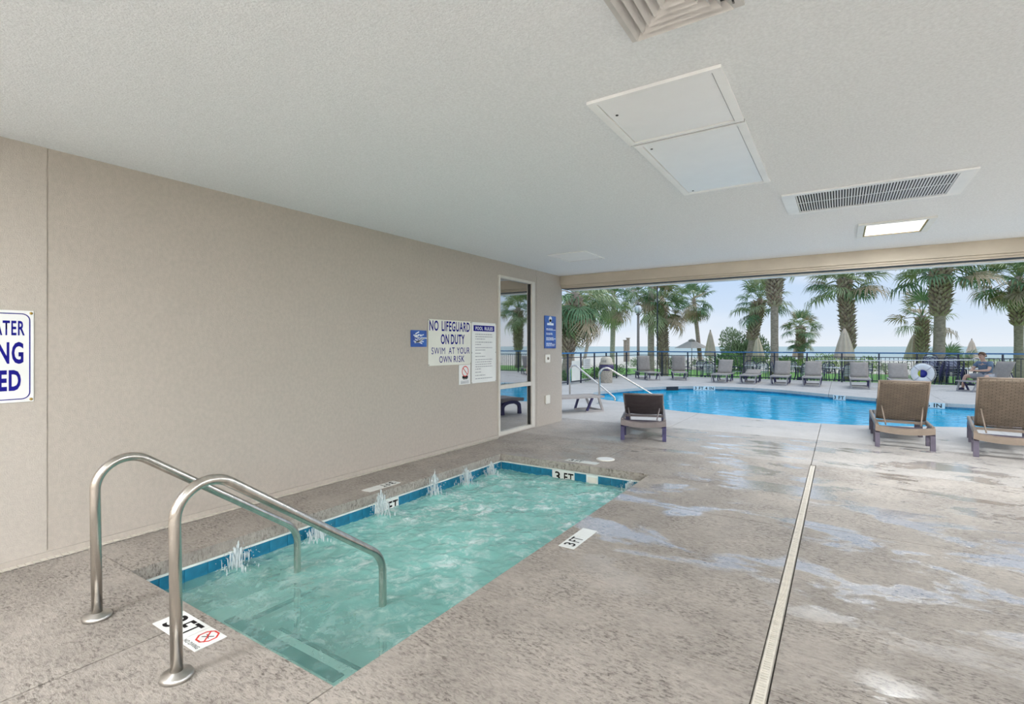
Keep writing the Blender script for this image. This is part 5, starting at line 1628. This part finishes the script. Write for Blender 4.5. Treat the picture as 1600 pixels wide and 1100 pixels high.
me = skin_mesh('shirt', T, [('pelvis', 'belly'), ('belly', 'chest'), ('chest', 'neck0'), ('chest', 'shr'), ('chest', 'shl'), ('shr', 'slr'), ('shl', 'sll')], 'pelvis')
me.materials.clear(); me.materials.append(MATS['shirt_slate']); link('shirt', me, MAN)
S_ = {'pelvis': ((0, 0, .44), .148), 'hpr': ((-.10, .02, .435), .118), 'hpl': ((.10, .02, .435), .118), 'knr': ((-.29, .38, .475), .088), 'knl': ((.29, .38, .475), .088)}
me = skin_mesh('shorts', S_, [('pelvis', 'hpr'), ('pelvis', 'hpl'), ('hpr', 'knr'), ('hpl', 'knl')], 'pelvis')
me.materials.clear(); me.materials.append(MATS['shorts_grey']); link('shorts', me, MAN)
for s in (-1, 1):
    me = skin_mesh('shoe', {'a': ((s * .37, .40, .052), .048), 'b': ((s * .375, .48, .055), .050), 'c': ((s * .392, .64, .042), .040)}, [('a', 'b'), ('b', 'c')], 'b')
    me.materials.clear(); me.materials.append(MATS['shoe_navy']); link('shoe', me, MAN)
    MB().lathe([(0.004, -.006), (0.010, 0), (0.004, .006)], 8, (s * .034, .272, 1.115)).build('eye', 'eye_dark', BODY)
    MB().bar((s * .018, .268, 1.138), (s * .052, .262, 1.138), .008, .008).build('eyebrow', 'hair_brown', BODY)
    MB().lathe([(0.006, -.028), (0.016, -.01), (0.017, .015), (0.006, .03)], 8, (s * .092, .175, 1.105)).build('ear', 'skin', BODY)
MB().add([(-.014, .262, 1.075), (.014, .262, 1.075), (0, .295, 1.080), (0, .266, 1.122)], [(0, 1, 2), (0, 2, 3), (2, 1, 3), (0, 3, 1)]).build('nose', 'skin', BODY)
MB().bar((-.022, .258, 1.05), (.022, .258, 1.05), .008, .007).build('mouth', 'ink_red', BODY)
hv = []; hf = []; nu, nv = 14, 8
for j in range(nv + 1):
    for i in range(nu):
        a = 2 * PI * i / nu; b = PI / 2 * j / nv
        front = max(0, math.sin(a)); zz = 1.135 + 0.09 * math.sin(b) - (0.07 * (1 - front) * (1 - j / nv))
        hv.append((0.100 * math.cos(b) ** .6 * math.cos(a), 0.165 + (0.112 - 0.015 * front) * math.cos(b) ** .6 * math.sin(a), zz + 0.03 * front * (1 - j / nv)))
for j in range(nv):
    for i in range(nu):
        a = j * nu + i; b = j * nu + (i + 1) % nu; hf.append((a, b, b + nu, a + nu))
MB().add(hv, hf, True).build('hair', 'hair_brown', BODY)
